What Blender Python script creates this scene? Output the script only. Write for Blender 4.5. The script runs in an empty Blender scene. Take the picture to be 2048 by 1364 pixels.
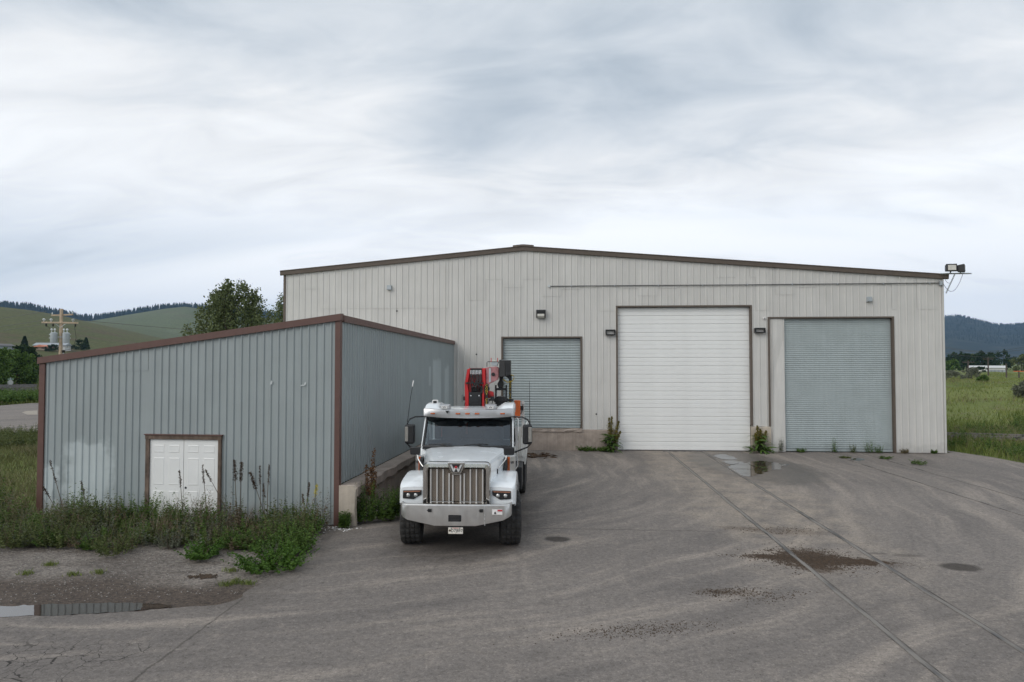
import bpy, math, random
import numpy as np
from mathutils import Vector, Matrix
R = math.radians
rng = np.random.default_rng(7)
random.seed(7)
sc = bpy.context.scene
col = sc.collection

# ------------------------------------------------------------------ camera, sky, sun, exposure
CAM_H, FPX, YAW, PITCH = 3.75, 1365.0, R(4.0), R(1.8)
cd = bpy.data.cameras.new('camera'); cam = bpy.data.objects.new('camera', cd); col.objects.link(cam)
cd.lens = 24.0; cd.sensor_width = 36.0; cd.clip_end = 30000; cd.clip_start = 0.1
cam.location = (0, 0, CAM_H); cam.rotation_euler = (R(90) + PITCH, 0, YAW)
sc.camera = cam
SUN_EL, SUN_AZ = R(36), R(222)          # azimuth clockwise from +Y: behind the camera, to its left
wd = bpy.data.worlds.new('World'); sc.world = wd; wd.use_nodes = True
sun_d = bpy.data.lights.new('sun', 'SUN'); sun = bpy.data.objects.new('sun', sun_d); col.objects.link(sun)
sun_d.energy = 1.5; sun_d.angle = R(40); sun_d.color = (1.0, 0.96, 0.9)
sdir = Vector((math.sin(SUN_AZ) * math.cos(SUN_EL), math.cos(SUN_AZ) * math.cos(SUN_EL), math.sin(SUN_EL)))
sun.rotation_euler = sdir.to_track_quat('Z', 'Y').to_euler()
sc.view_settings.view_transform = 'Standard'; sc.view_settings.look = 'None'
sc.view_settings.exposure = 0.0; sc.view_settings.gamma = 1.0; sc.view_settings.use_curve_mapping = False
sc.cycles.use_denoising = True
sc.cycles.max_bounces = 6; sc.cycles.diffuse_bounces = 3; sc.cycles.glossy_bounces = 3
sc.cycles.transparent_max_bounces = 8; sc.cycles.volume_bounces = 0
sc.cycles.caustics_reflective = False; sc.cycles.caustics_refractive = False

# ------------------------------------------------------------------ node helpers
class NT:
    def __init__(s, nt): s.nt = nt
    def n(s, typ, ins=None, **at):
        nd = s.nt.nodes.new(typ)
        for k, v in at.items(): setattr(nd, k, v)
        for k, v in (ins or {}).items(): s.put(nd.inputs[k], v)
        return nd
    def put(s, sock, v):
        if isinstance(v, bpy.types.NodeSocket): s.nt.links.new(v, sock)
        elif isinstance(v, bpy.types.Node): s.nt.links.new(v.outputs[0], sock)
        elif isinstance(v, (tuple, list)) and len(v) == 3 and sock.type == 'RGBA': sock.default_value = (*v, 1)
        else: sock.default_value = v
    def m(s, op, a, b=0.0, clamp=False):
        nd = s.nt.nodes.new('ShaderNodeMath'); nd.operation = op; nd.use_clamp = clamp
        s.put(nd.inputs[0], a); s.put(nd.inputs[1], b); return nd.outputs[0]
    def mix(s, f, a, b, mode='MIX'):
        nd = s.nt.nodes.new('ShaderNodeMix'); nd.data_type = 'RGBA'; nd.blend_type = mode
        s.put(nd.inputs[0], f); s.put(nd.inputs[6], a); s.put(nd.inputs[7], b); return nd.outputs[2]
    def noise(s, vec, scale, detail=4.0, rough=0.55, dist=0.0):
        return s.n('ShaderNodeTexNoise', {'Vector': vec, 'Scale': scale, 'Detail': detail, 'Roughness': rough, 'Distortion': dist}).outputs[0]
    def step(s, v, a, b):
        nd = s.n('ShaderNodeMapRange', {'Value': v, 'From Min': a, 'From Max': b}, interpolation_type='SMOOTHSTEP'); return nd.outputs[0]
    def ramp(s, v, a, b, c, d):
        return s.n('ShaderNodeMapRange', {'Value': v, 'From Min': a, 'From Max': b, 'To Min': c, 'To Max': d}).outputs[0]
    def mapv(s, vec, scale=(1, 1, 1), rot=(0, 0, 0), loc=(0, 0, 0)):
        return s.n('ShaderNodeMapping', {'Vector': vec, 'Scale': scale, 'Rotation': rot, 'Location': loc}).outputs[0]
    def ell(s, pos, cx, cy, rx, ry, rot=0.0, soft=0.35, wob=0.0, wsc=3.0):
        # 1 inside an ellipse with a ragged edge, 0 outside
        v = s.mapv(s.n('ShaderNodeVectorMath', {0: pos, 1: (-cx, -cy, 0)}, operation='ADD').outputs[0], rot=(0, 0, -rot))
        v = s.n('ShaderNodeVectorMath', {0: v, 1: (1 / rx, 1 / ry, 0)}, operation='MULTIPLY').outputs[0]
        L = s.n('ShaderNodeVectorMath', {0: v}, operation='LENGTH').outputs['Value']
        if wob: L = s.m('ADD', L, s.m('MULTIPLY', s.m('SUBTRACT', s.noise(pos, wsc, 5), 0.5), wob))
        return s.step(L, 1.0 + soft * .5, 1.0 - soft * .5)
    def box(s, a, lo, hi, soft):
        return s.m('MULTIPLY', s.step(a, lo - soft, lo + soft), s.step(a, hi + soft, hi - soft))

def newmat(name):
    m = bpy.data.materials.new(name); m.use_nodes = True; nt = m.node_tree
    g = NT(nt); b = nt.nodes['Principled BSDF']
    return m, g, b
def pos_of(g): return g.n('ShaderNodeTexCoord').outputs['Object']
def xyz(g, v): return g.n('ShaderNodeSeparateXYZ', {0: v}).outputs

def simple(name, c, rough=0.5, metal=0.0, var=0.12, scale=6.0, bump=0.0, bscale=60.0, streak=0.0, rnd=0.0, spec=None):
    m, g, b = newmat(name); p = pos_of(g)
    n1 = g.noise(p, scale, 5)
    f = g.ramp(n1, 0.3, 0.7, 1 - var, 1 + var)
    if streak:
        st = g.noise(g.mapv(p, (14, 14, .5)), 1.0, 4); f = g.m('MULTIPLY', f, g.ramp(st, 0.3, 0.7, 1 - streak, 1 + streak * .6))
    if streak: f = g.m('MULTIPLY', f, g.ramp(g.step(g.m('ADD', xyz(g, p)[2], g.m('MULTIPLY', g.m('SUBTRACT', g.noise(p, 4, 5), .5), .9)), .05, .55), 0, 1, .82, 1.0))
    if rnd:
        oi = g.n('ShaderNodeObjectInfo').outputs['Random']; f = g.m('MULTIPLY', f, g.ramp(oi, 0, 1, 1 - rnd, 1 + rnd))
    cc = g.n('ShaderNodeCombineColor', {0: f, 1: f, 2: f}).outputs[0]
    g.put(b.inputs['Base Color'], g.mix(1.0, c, cc, 'MULTIPLY'))
    g.put(b.inputs['Roughness'], g.ramp(g.noise(p, scale * 2.3, 3), .3, .7, max(0, rough - .07), min(1, rough + .07)))
    b.inputs['Metallic'].default_value = metal
    if spec is not None: b.inputs['Specular IOR Level'].default_value = spec
    if bump:
        bp = g.n('ShaderNodeBump', {'Height': g.noise(p, bscale, 4), 'Strength': bump, 'Distance': 0.02}); g.put(b.inputs['Normal'], bp.outputs[0])
    return m

# ------------------------------------------------------------------ world: veiled daylight sky
g = NT(wd.node_tree); bg = wd.node_tree.nodes['Background']; out = wd.node_tree.nodes['World Output']
sky = g.n('ShaderNodeTexSky', sky_type='NISHITA', sun_disc=False, sun_elevation=SUN_EL, sun_rotation=SUN_AZ, altitude=900.0)
g.put(bg.inputs[0], sky.outputs[0]); bg.inputs[1].default_value = 0.10
dv = g.n('ShaderNodeTexCoord').outputs['Generated']
dx = xyz(g, dv); el = g.m('MAXIMUM', dx[2], 0.0)
den = g.m('ADD', el, 0.26)
pl = g.n('ShaderNodeCombineXYZ', {0: g.m('DIVIDE', dx[0], den), 1: g.m('DIVIDE', dx[1], den), 2: 0.0}).outputs[0]
big = g.noise(g.mapv(pl, (.8, 1.25, 1), rot=(0, 0, R(-28)), loc=(3.1, 0.6, 0)), 1.0, 7, .5, .45)
fine = g.noise(g.mapv(pl, (1.0, 2.0, 1), rot=(0, 0, R(-34)), loc=(1.7, 5.2, 0)), 2.6, 8, .55, .7)
cl = g.m('ADD', g.m('MULTIPLY', big, .62), g.m('MULTIPLY', fine, .38))
base = g.ramp(el, 0.10, 0.42, 1.40, 0.72)
lum = g.m('ADD', base, g.m('MULTIPLY', g.m('SUBTRACT', cl, .5), 1.45))
lum = g.m('MINIMUM', g.m('MAXIMUM', lum, .54), 1.26)
tint = g.ramp(lum, .58, 1.0, 0.0, 1.0)
ccol = g.mix(1.0, g.mix(tint, (.81, .93, 1.05), (.985, 1.0, 1.01)), g.n('ShaderNodeCombineColor', {0: lum, 1: lum, 2: lum}).outputs[0], 'MULTIPLY')
cloud = g.n('ShaderNodeBackground', {'Color': ccol, 'Strength': 1.0})
thin = g.noise(g.mapv(pl, (.18, .8, 1), loc=(9.0, 2.0, 0)), 1.1, 5, .5, .3)
lowband = g.m('MULTIPLY', g.step(el, .26, .06), g.step(thin, .46, .66))
cover = g.m('SUBTRACT', 0.97, g.m('MULTIPLY', lowband, .7))
mx = g.n('ShaderNodeMixShader', {0: cover}); g.put(mx.inputs[1], bg.outputs[0]); g.put(mx.inputs[2], cloud.outputs[0])
g.put(out.inputs['Surface'], mx.outputs[0])

# ------------------------------------------------------------------ pixel helpers (photo pixel -> direction -> point on a known surface)
def ray(u, v):
    a = (u - 1024) / FPX; b = (682 - v) / FPX
    f = math.cos(PITCH) - b * math.sin(PITCH); z = math.sin(PITCH) + b * math.cos(PITCH)
    return Vector((a * math.cos(YAW) - f * math.sin(YAW), a * math.sin(YAW) + f * math.cos(YAW), z))
def gz(u, v, z=0.0):
    d = ray(u, v); t = (z - CAM_H) / d.z; return Vector((d.x * t, d.y * t, z))
def far(u, v, dist):
    d = ray(u, v); h = math.hypot(d.x, d.y); return Vector((d.x / h * dist, d.y / h * dist, CAM_H + d.z / h * dist))

# ------------------------------------------------------------------ mesh helpers
def put(o, label=None, cat=None, group=None, kind=None):
    if label: o['label'] = label
    if cat: o['category'] = cat
    if group: o['group'] = group
    if kind: o['kind'] = kind
    return o
def empty(name, loc, rz=0.0):
    o = bpy.data.objects.new(name, None); o.empty_display_size = .2; col.objects.link(o)
    o.location = loc; o.rotation_euler = (0, 0, rz); return o
def mesh_np(name, V, F, mat, parent=None, smooth=False):
    me = bpy.data.meshes.new(name); V = np.asarray(V, np.float32); F = np.asarray(F, np.int32); k = F.shape[1]
    me.vertices.add(len(V)); me.vertices.foreach_set('co', V.ravel())
    me.loops.add(F.size); me.loops.foreach_set('vertex_index', F.ravel())
    me.polygons.add(len(F)); me.polygons.foreach_set('loop_start', np.arange(0, F.size, k, dtype=np.int32))
    me.polygons.foreach_set('loop_total', np.full(len(F), k, np.int32))
    me.update(calc_edges=True); me.validate()
    if smooth: me.polygons.foreach_set('use_smooth', np.ones(len(F), bool))
    me.materials.append(mat)
    o = bpy.data.objects.new(name, me); col.objects.link(o); o.parent = parent
    if name in ('foliage', 'crown', 'seed_head', 'flower_spike', 'blades', 'brush'): o['kind'] = 'stuff'
    return o
class MB:
    def __init__(s): s.v = []; s.f = []
    def add(s, vs, fs):
        k = len(s.v); s.v += [tuple(v) for v in vs]; s.f += [tuple(i + k for i in f) for f in fs]; return s
    def box(s, x0, x1, y0, y1, z0, z1):
        return s.add([(x0, y0, z0), (x1, y0, z0), (x1, y1, z0), (x0, y1, z0), (x0, y0, z1), (x1, y0, z1), (x1, y1, z1), (x0, y1, z1)],
                     [(0, 3, 2, 1), (4, 5, 6, 7), (0, 1, 5, 4), (1, 2, 6, 5), (2, 3, 7, 6), (3, 0, 4, 7)])
    def prism(s, poly, a, b, ax='y'):
        # poly is a list of 2d points; extruded along ax from a to b
        n = len(poly)
        def P(q, t): return (q[0], t, q[1]) if ax == 'y' else ((t, q[0], q[1]) if ax == 'x' else (q[0], q[1], t))
        vs = [P(q, a) for q in poly] + [P(q, b) for q in poly]
        fs = [tuple(range(n)), tuple(range(2 * n - 1, n - 1, -1))] + [(i, i + n, (i + 1) % n + n, (i + 1) % n) for i in range(n)]
        return s.add(vs, fs)
    def loft(s, rings, closed=True, cap=True):
        n = len(rings[0]); vs = [p for r in rings for p in r]; fs = []
        for i in range(len(rings) - 1):
            for j in range(n if closed else n - 1):
                a = i * n + j; b = i * n + (j + 1) % n; fs.append((a, b, b + n, a + n))
        if cap: fs += [tuple(range(n))[::-1], tuple(range((len(rings) - 1) * n, len(rings) * n))]
        return s.add(vs, fs)
    def tube(s, pts, r, n=8, cap=True):
        pts = [Vector(p) for p in pts]; rs = r if isinstance(r, (list, tuple)) else [r] * len(pts); rings = []; ref = None
        for i, p in enumerate(pts):
            t = (pts[min(i + 1, len(pts) - 1)] - pts[max(i - 1, 0)]).normalized()
            if ref is None or abs(ref.dot(t)) > .98: ref = Vector((0, 0, 1)) if abs(t.z) < .9 else Vector((1, 0, 0))
            a = t.cross(ref).normalized(); b = t.cross(a).normalized(); ref = -b if False else ref
            rings.append([p + (a * math.cos(2 * math.pi * k / n) + b * math.sin(2 * math.pi * k / n)) * rs[i] for k in range(n)])
        return s.loft(rings, True, cap)
    def lathe(s, prof, c=(0, 0, 0), ax='x', n=32, mod=None):
        rings = []
        for k in range(n):
            a = 2 * math.pi * k / n; ring = []
            for i, (r, t) in enumerate(prof):
                rr = r + (mod(k, i) if mod else 0)
                p = (t, rr * math.cos(a), rr * math.sin(a)) if ax == 'x' else ((rr * math.cos(a), rr * math.sin(a), t) if ax == 'z' else (rr * math.cos(a), t, rr * math.sin(a)))
                ring.append((p[0] + c[0], p[1] + c[1], p[2] + c[2]))
            rings.append(ring)
        m = len(prof); vs = [p for r in rings for p in r]; fs = []
        for k in range(n):
            for j in range(m - 1):
                a = k * m + j; b = ((k + 1) % n) * m + j; fs.append((a, b, b + 1, a + 1))
        return s.add(vs, fs)
    def build(s, name, mat, parent=None, smooth=False, bevel=0.0, seg=2, loc=None):
        me = bpy.data.meshes.new(name); me.from_pydata(s.v, [], s.f); me.update()
        me.materials.append(mat)
        o = bpy.data.objects.new(name, me); col.objects.link(o); o.parent = parent
        if loc: o.location = loc
        if smooth:
            me.polygons.foreach_set('use_smooth', np.ones(len(me.polygons), bool)); me.set_sharp_from_angle(angle=R(38))
        if bevel:
            b = o.modifiers.new('bevel', 'BEVEL'); b.width = bevel; b.segments = seg; b.limit_method = 'ANGLE'; b.angle_limit = R(35)
            me.polygons.foreach_set('use_smooth', np.ones(len(me.polygons), bool)); me.set_sharp_from_angle(angle=R(50)); b.harden_normals = True
        return o
def bx(name, mat, parent, *a, bevel=0.0): return MB().box(*a).build(name, mat, parent, bevel=bevel)
def text(name, body, size, loc, rot, mat, parent, sx=1.0, ext=0.002):
    cu = bpy.data.curves.new(name, 'FONT'); cu.body = body; cu.size = size; cu.extrude = ext; cu.align_x = 'CENTER'; cu.align_y = 'CENTER'
    cu.space_line = .82; cu.resolution_u = 2
    cu.materials.append(mat); o = bpy.data.objects.new(name, cu); col.objects.link(o); o.parent = parent
    bpy.context.view_layer.update()
    me = bpy.data.meshes.new_from_object(o); q = bpy.data.objects.new(name, me); col.objects.link(q); q.parent = parent
    bpy.data.objects.remove(o); o = q
    if not me.materials: me.materials.append(mat)
    o.location = loc; o.rotation_euler = rot; o.scale = (sx, 1, 1); return o
def unit(v): return v / np.maximum(np.linalg.norm(v, axis=1, keepdims=True), 1e-9)
def leaf_arrays(P, D, S, W, droop=0.25):
    # one bent diamond leaf for each base point P, direction D, length S, half width W
    n = len(P); D = unit(D); rnd = unit(rng.normal(size=(n, 3))); side = unit(np.cross(D, rnd))
    S = np.broadcast_to(S, (n,))[:, None]; W = np.broadcast_to(W, (n,))[:, None]
    mid = P + D * S * .5; tip = P + D * S; tip[:, 2] -= S[:, 0] * droop
    V = np.stack([P, mid + side * W, tip, mid - side * W], 1).reshape(-1, 3)
    return V, np.arange(4 * n).reshape(-1, 4)
def blade_arrays(P, H, lean, W):
    n = len(P); a = rng.uniform(0, 2 * np.pi, n); s = np.stack([np.cos(a), np.sin(a), 0 * a], 1) * W[:, None]
    b = rng.uniform(0, 2 * np.pi, n); l = np.stack([np.cos(b), np.sin(b), 0 * b], 1) * (H * lean)[:, None]
    mid = P + l * .35; mid[:, 2] += H * .6; tip = P + l; tip[:, 2] += H
    V = np.stack([P - s, P + s, mid + s * .6, tip, mid - s * .6], 1).reshape(-1, 3)
    b5 = np.arange(n)[:, None] * 5; return V, np.concatenate([b5 + np.array([[0, 1, 2]]), b5 + np.array([[0, 2, 4]]), b5 + np.array([[4, 2, 3]])])
def cat(*VF):
    Vs = []; Fs = []; k = 0
    for V, F in VF: Vs.append(V); Fs.append(F + k); k += len(V)
    return np.concatenate(Vs), np.concatenate(Fs)

# ------------------------------------------------------------------ materials
def leafmat(name, dark, light, tr=0.25, rough=.55):
    m, g, b = newmat(name)
    r = g.n('ShaderNodeNewGeometry').outputs['Random Per Island']
    oi = g.n('ShaderNodeObjectInfo').outputs['Random']
    c = g.mix(r, dark, light); p = pos_of(g)
    c = g.mix(g.step(g.noise(p, 1.3, 3), .42, .62), c, g.mix(.5, c, light))
    g.put(b.inputs['Base Color'], c); b.inputs['Roughness'].default_value = rough; b.inputs['Specular IOR Level'].default_value = .25
    t = g.n('ShaderNodeBsdfTranslucent', {'Color': c}); ms = g.n('ShaderNodeMixShader', {0: tr})
    g.put(ms.inputs[1], b.outputs[0]); g.put(ms.inputs[2], t.outputs[0])
    g.put(m.node_tree.nodes['Material Output'].inputs['Surface'], ms.outputs[0]); return m
M = {}
M['leaf_green'] = leafmat('leaf_green', (.042, .088, .017), (.125, .20, .042))
M['leaf_olive'] = leafmat('leaf_olive', (.055, .075, .025), (.15, .175, .06))
M['leaf_grey'] = leafmat('leaf_grey', (.10, .115, .08), (.21, .22, .155))
M['leaf_cotton'] = leafmat('leaf_cotton', (.06, .085, .026), (.17, .20, .085))
M['leaf_dark'] = leafmat('leaf_dark', (.012, .030, .010), (.035, .065, .018))
M['leaf_bright'] = leafmat('leaf_bright', (.035, .085, .012), (.10, .185, .03))
M['leaf_dry'] = leafmat('leaf_dry', (.09, .068, .042), (.24, .185, .12))
M['seed_brown'] = leafmat('seed_brown', (.035, .02, .012), (.085, .05, .028), .05)
M['grass_green'] = leafmat('grass_green', (.075, .115, .022), (.21, .245, .062))
M['grass_field'] = leafmat('grass_field', (.115, .155, .034), (.28, .305, .10))
M['grass_dry'] = leafmat('grass_dry', (.11, .09, .05), (.26, .22, .13))
M['rust_seed'] = leafmat('rust_seed', (.09, .045, .018), (.20, .10, .04), .05)
M['grass_olive'] = leafmat('grass_olive', (.075, .09, .03), (.20, .20, .08))
M['dock_seed'] = leafmat('dock_seed', (.10, .085, .015), (.19, .16, .03), .1)
M['yellow_flower'] = leafmat('yellow_flower', (.45, .38, .05), (.6, .5, .08), .1)
M['bark'] = simple('bark', (.09, .07, .055), .9, bump=.5)
M['pine'] = leafmat('pine', (.012, .022, .014), (.028, .042, .025), 0.0, .9)
M['stem'] = simple('stem', (.10, .075, .05), .8)
M['wall'] = simple('warehouse_paint', (.58, .565, .535), .5, var=.045, scale=1.1, streak=.06, rnd=.028)
M['trim_dark'] = simple('warehouse_trim', (.11, .085, .066), .5, var=.1)
M['trim_brown'] = simple('shed_trim', (.118, .060, .048), .5, var=.08)
M['door_white'] = simple('door_white', (.80, .80, .78), .42, var=.03, scale=2)
M['door_grey'] = simple('door_grey', (.365, .41, .412), .45, var=.06, scale=1.5, streak=.06)
M['black'] = simple('black_plastic', (.012, .012, .013), .45, var=.2)
M['blackmetal'] = simple('black_metal', (.02, .02, .021), .5, var=.25)
M['concrete'] = simple('concrete', (.36, .30, .255), .9, var=.2, scale=2.5, bump=.5, bscale=18, streak=.12)
M['concrete_pale'] = simple('concrete_pale', (.46, .40, .33), .9, var=.16, scale=3, bump=.5, bscale=20, streak=.1)
M['galv'] = simple('galvanised', (.42, .45, .47), .45, .6, var=.1)
M['greybox'] = simple('grey_box', (.40, .44, .46), .5)
M['lens'] = simple('lamp_lens', (.62, .60, .54), .15)
M['conduit'] = simple('conduit', (.13, .13, .13), .5, .4)
M['truckwhite'] = simple('truck_paint', (.86, .885, .895), .22, var=.025, scale=1.5)
M['truckwhite'].node_tree.nodes['Principled BSDF'].inputs['Coat Weight'].default_value = .6
M['bedwhite'] = simple('bed_paint', (.66, .66, .63), .5, var=.10, scale=3, streak=.1)
M['chrome'] = simple('chrome', (.72, .70, .67), .14, 1.0, var=.05)
M['brushed'] = simple('brushed_aluminium', (.66, .645, .625), .37, .85, var=.07, scale=5, streak=.04)
M['visor'] = simple('visor_metal', (.52, .52, .525), .42, .85, var=.04)
M['barmetal'] = simple('bar_metal', (.80, .78, .75), .35, .7, var=.04)
M['rubber'] = simple('tyre_rubber', (.035, .033, .031), .85, var=.45, scale=9, bump=.5, bscale=45)
M['lampglass'] = simple('lamp_glass', (.55, .55, .54), .12, .5, var=.5, scale=60)
M['mirrorcover'] = simple('mirror_cover', (.30, .285, .26), .4, .4)
M['amber'] = simple('amber_lens', (.46, .10, .02), .2)
M['amber_dull'] = simple('dull_amber', (.34, .15, .09), .3)
M['red'] = simple('crane_red', (.50, .018, .02), .35, var=.1)
M['redfade'] = simple('crane_dusty_red', (.36, .16, .165), .55, var=.35, scale=7)
M['orange'] = simple('orange_paint', (.62, .12, .02), .45)
M['yellow'] = simple('yellow_paint', (.62, .42, .03), .5)
M['silver'] = simple('silver_print', (.75, .75, .75), .3, .6)
M['whiteprint'] = simple('white_print', (.80, .78, .76), .5)
M['redprint'] = simple('red_print', (.5, .03, .04), .5)
M['ink'] = simple('ink', (.03, .03, .035), .6)
M['plate'] = simple('plate', (.78, .74, .66), .45, var=.04)
M['wood_old'] = simple('old_wood', (.14, .10, .075), .85, var=.4, scale=5, bump=.5, streak=.35)
M['pole_wood'] = simple('pole_wood', (.50, .39, .28), .85, var=.15, streak=.2)
M['pole_far'] = simple('pole_far', (.09, .07, .06), .9)
M['porcelain'] = simple('porcelain', (.55, .58, .58), .25)
M['rail'] = simple('rail_steel', (.10, .095, .095), .42, .6, var=.35, scale=4)
def railmat():
    m, g, b = newmat('rail_steel'); p = pos_of(g); d = g.step(g.noise(g.mapv(p, (6, .9, 1)), 1.0, 5, .65), .35, .52)
    g.put(b.inputs['Base Color'], g.mix(d, (.085, .08, .078), (.22, .20, .18))); g.put(b.inputs['Roughness'], g.ramp(d, 0, 1, .38, .85)); g.put(b.inputs['Metallic'], g.ramp(d, 0, 1, .5, 0)); return m
M['rail'] = railmat()
M['mud'] = simple('mud', (.058, .036, .02), .75, var=.5, scale=14, bump=.7, bscale=40)
M['stone'] = simple('stone', (.28, .26, .24), .9, var=.4, scale=12)
M['stone_dark'] = simple('groove_dirt', (.12, .105, .092), .95, var=.5, scale=3)
M['rooftin'] = simple('roof_sheet', (.42, .40, .37), .55)
M['interior'] = simple('cab_interior', (.028, .028, .03), .8)
M['seat'] = simple('seat_cloth', (.06, .06, .065), .9)
M['warnstrip'] = simple('orange_strap', (.45, .11, .07), .7)
M['cardboard'] = simple('house_tan', (.36, .28, .22), .8)
M['roofred'] = simple('house_roof_orange', (.62, .24, .15), .7)
M['greyhouse'] = simple('house_grey', (.34, .37, .39), .7)
M['bldgwhite'] = simple('white_shed', (.62, .62, .60), .6)
M['signback'] = simple('sign_back', (.45, .47, .47), .45, .4)
M['signgreen'] = simple('sign_green', (.25, .38, .33), .5)
M['fencewood'] = simple('fence_wood', (.17, .16, .16), .9, var=.3)
# shed siding with touched-up paint areas
def shedmat():
    m, g, b = newmat('shed_paint'); p = pos_of(g); c = xyz(g, p)
    base = (.31, .345, .347)
    f = g.ramp(g.noise(p, 1.2, 5), .3, .7, .95, 1.05)
    f = g.m('MULTIPLY', f, g.ramp(g.noise(g.mapv(p, (12, 12, .4)), 1.0, 4), .3, .7, .95, 1.04))
    wob = g.m('MULTIPLY', g.m('SUBTRACT', g.noise(p, 2.4, 4), .5), .9)
    xx = g.m('ADD', c[0], wob); zz = g.m('ADD', c[2], wob); yy = c[1]
    front = g.step(yy, .05, .0)
    pa = g.m('MULTIPLY', g.box(xx, -6.75, -5.62, .16), g.step(zz, 1.95, 1.72))
    pb = g.m('MULTIPLY', g.box(xx, -7.6, -7.02, .10), g.step(zz, 1.42, 1.2))
    pf = g.m('MULTIPLY', g.m('MAXIMUM', pa, pb), front)
    pc = g.m('MULTIPLY', g.box(yy, 9.9, 11.35, .02), g.step(g.m('ADD', c[2], g.m('MULTIPLY', wob, .5)), 3.95, 3.75))
    pd = g.m('MULTIPLY', g.box(yy, 12.0, 12.9, .05), g.step(zz, 3.75, 3.55))
    pe = g.m('MULTIPLY', g.box(yy, 9.2, 9.55, .02), g.box(c[2], 2.9, 3.6, .05))
    ps = g.m('MULTIPLY', g.m('MAXIMUM', g.m('MAXIMUM', pc, pd), pe), g.step(yy, .3, .4))
    patch = g.m('MAXIMUM', g.m('MULTIPLY', pf, .9), g.m('MULTIPLY', ps, .6))
    cc = g.mix(patch, base, (.50, .55, .55))
    cc = g.mix(1.0, cc, g.n('ShaderNodeCombineColor', {0: f, 1: f, 2: f}).outputs[0], 'MULTIPLY')
    dirt = g.m('MULTIPLY', g.step(g.m('ADD', c[2], g.m('MULTIPLY', wob, .4)), .55, .1), .35)
    cc = g.mix(dirt, cc, (.22, .18, .14))
    g.put(b.inputs['Base Color'], cc); b.inputs['Roughness'].default_value = .48; return m
M['shed'] = shedmat()
# windscreen: tinted glass
def glassmat():
    m, g, b = newmat('tinted_glass'); nt = m.node_tree
    tr = g.n('ShaderNodeBsdfTransparent', {'Color': (.42, .50, .52)}); gl = g.n('ShaderNodeBsdfGlossy', {'Color': (.9, .95, 1), 'Roughness': .03})
    lw = g.n('ShaderNodeFresnel', {'IOR': 2.1}); ms = g.n('ShaderNodeMixShader', {0: lw.outputs[0]})
    g.put(ms.inputs[1], tr.outputs[0]); g.put(ms.inputs[2], gl.outputs[0]); g.put(nt.nodes['Material Output'].inputs['Surface'], ms.outputs[0]); return m
M['glass'] = glassmat()
# grille mesh: fine perforated brownish metal
def grillmat():
    m, g, b = newmat('grille_screen'); p = pos_of(g)
    ck = g.n('ShaderNodeTexChecker', {'Vector': p, 'Scale': 62.0}).outputs[1]
    bug = g.step(g.noise(p, 22, 4), .52, .68)
    c = g.mix(ck, (.085, .07, .058), (.36, .30, .245)); c = g.mix(g.m('MULTIPLY', bug, .5), c, (.26, .21, .16))
    g.put(b.inputs['Base Color'], c); b.inputs['Roughness'].default_value = .6; b.inputs['Metallic'].default_value = .3
    g.put(b.inputs['Normal'], g.n('ShaderNodeBump', {'Height': ck, 'Strength': .6, 'Distance': .004}).outputs[0]); return m
M['grille'] = grillmat()
# puddle
def watermat():
    m, g, b = newmat('puddle_water'); p = pos_of(g)
    df = g.n('ShaderNodeBsdfDiffuse', {'Color': (.055, .045, .036)}); gl = g.n('ShaderNodeBsdfGlossy', {'Color': (.95, .97, 1), 'Roughness': .015})
    bp = g.n('ShaderNodeBump', {'Height': g.noise(p, 6, 2), 'Strength': .012, 'Distance': .02}); g.put(gl.inputs['Normal'], bp.outputs[0])
    fr = g.n('ShaderNodeFresnel', {'IOR': 1.85}); ms = g.n('ShaderNodeMixShader', {0: fr.outputs[0]})
    g.put(ms.inputs[1], df.outputs[0]); g.put(ms.inputs[2], gl.outputs[0]); g.put(m.node_tree.nodes['Material Output'].inputs['Surface'], ms.outputs[0]); return m
M['water'] = watermat()
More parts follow.
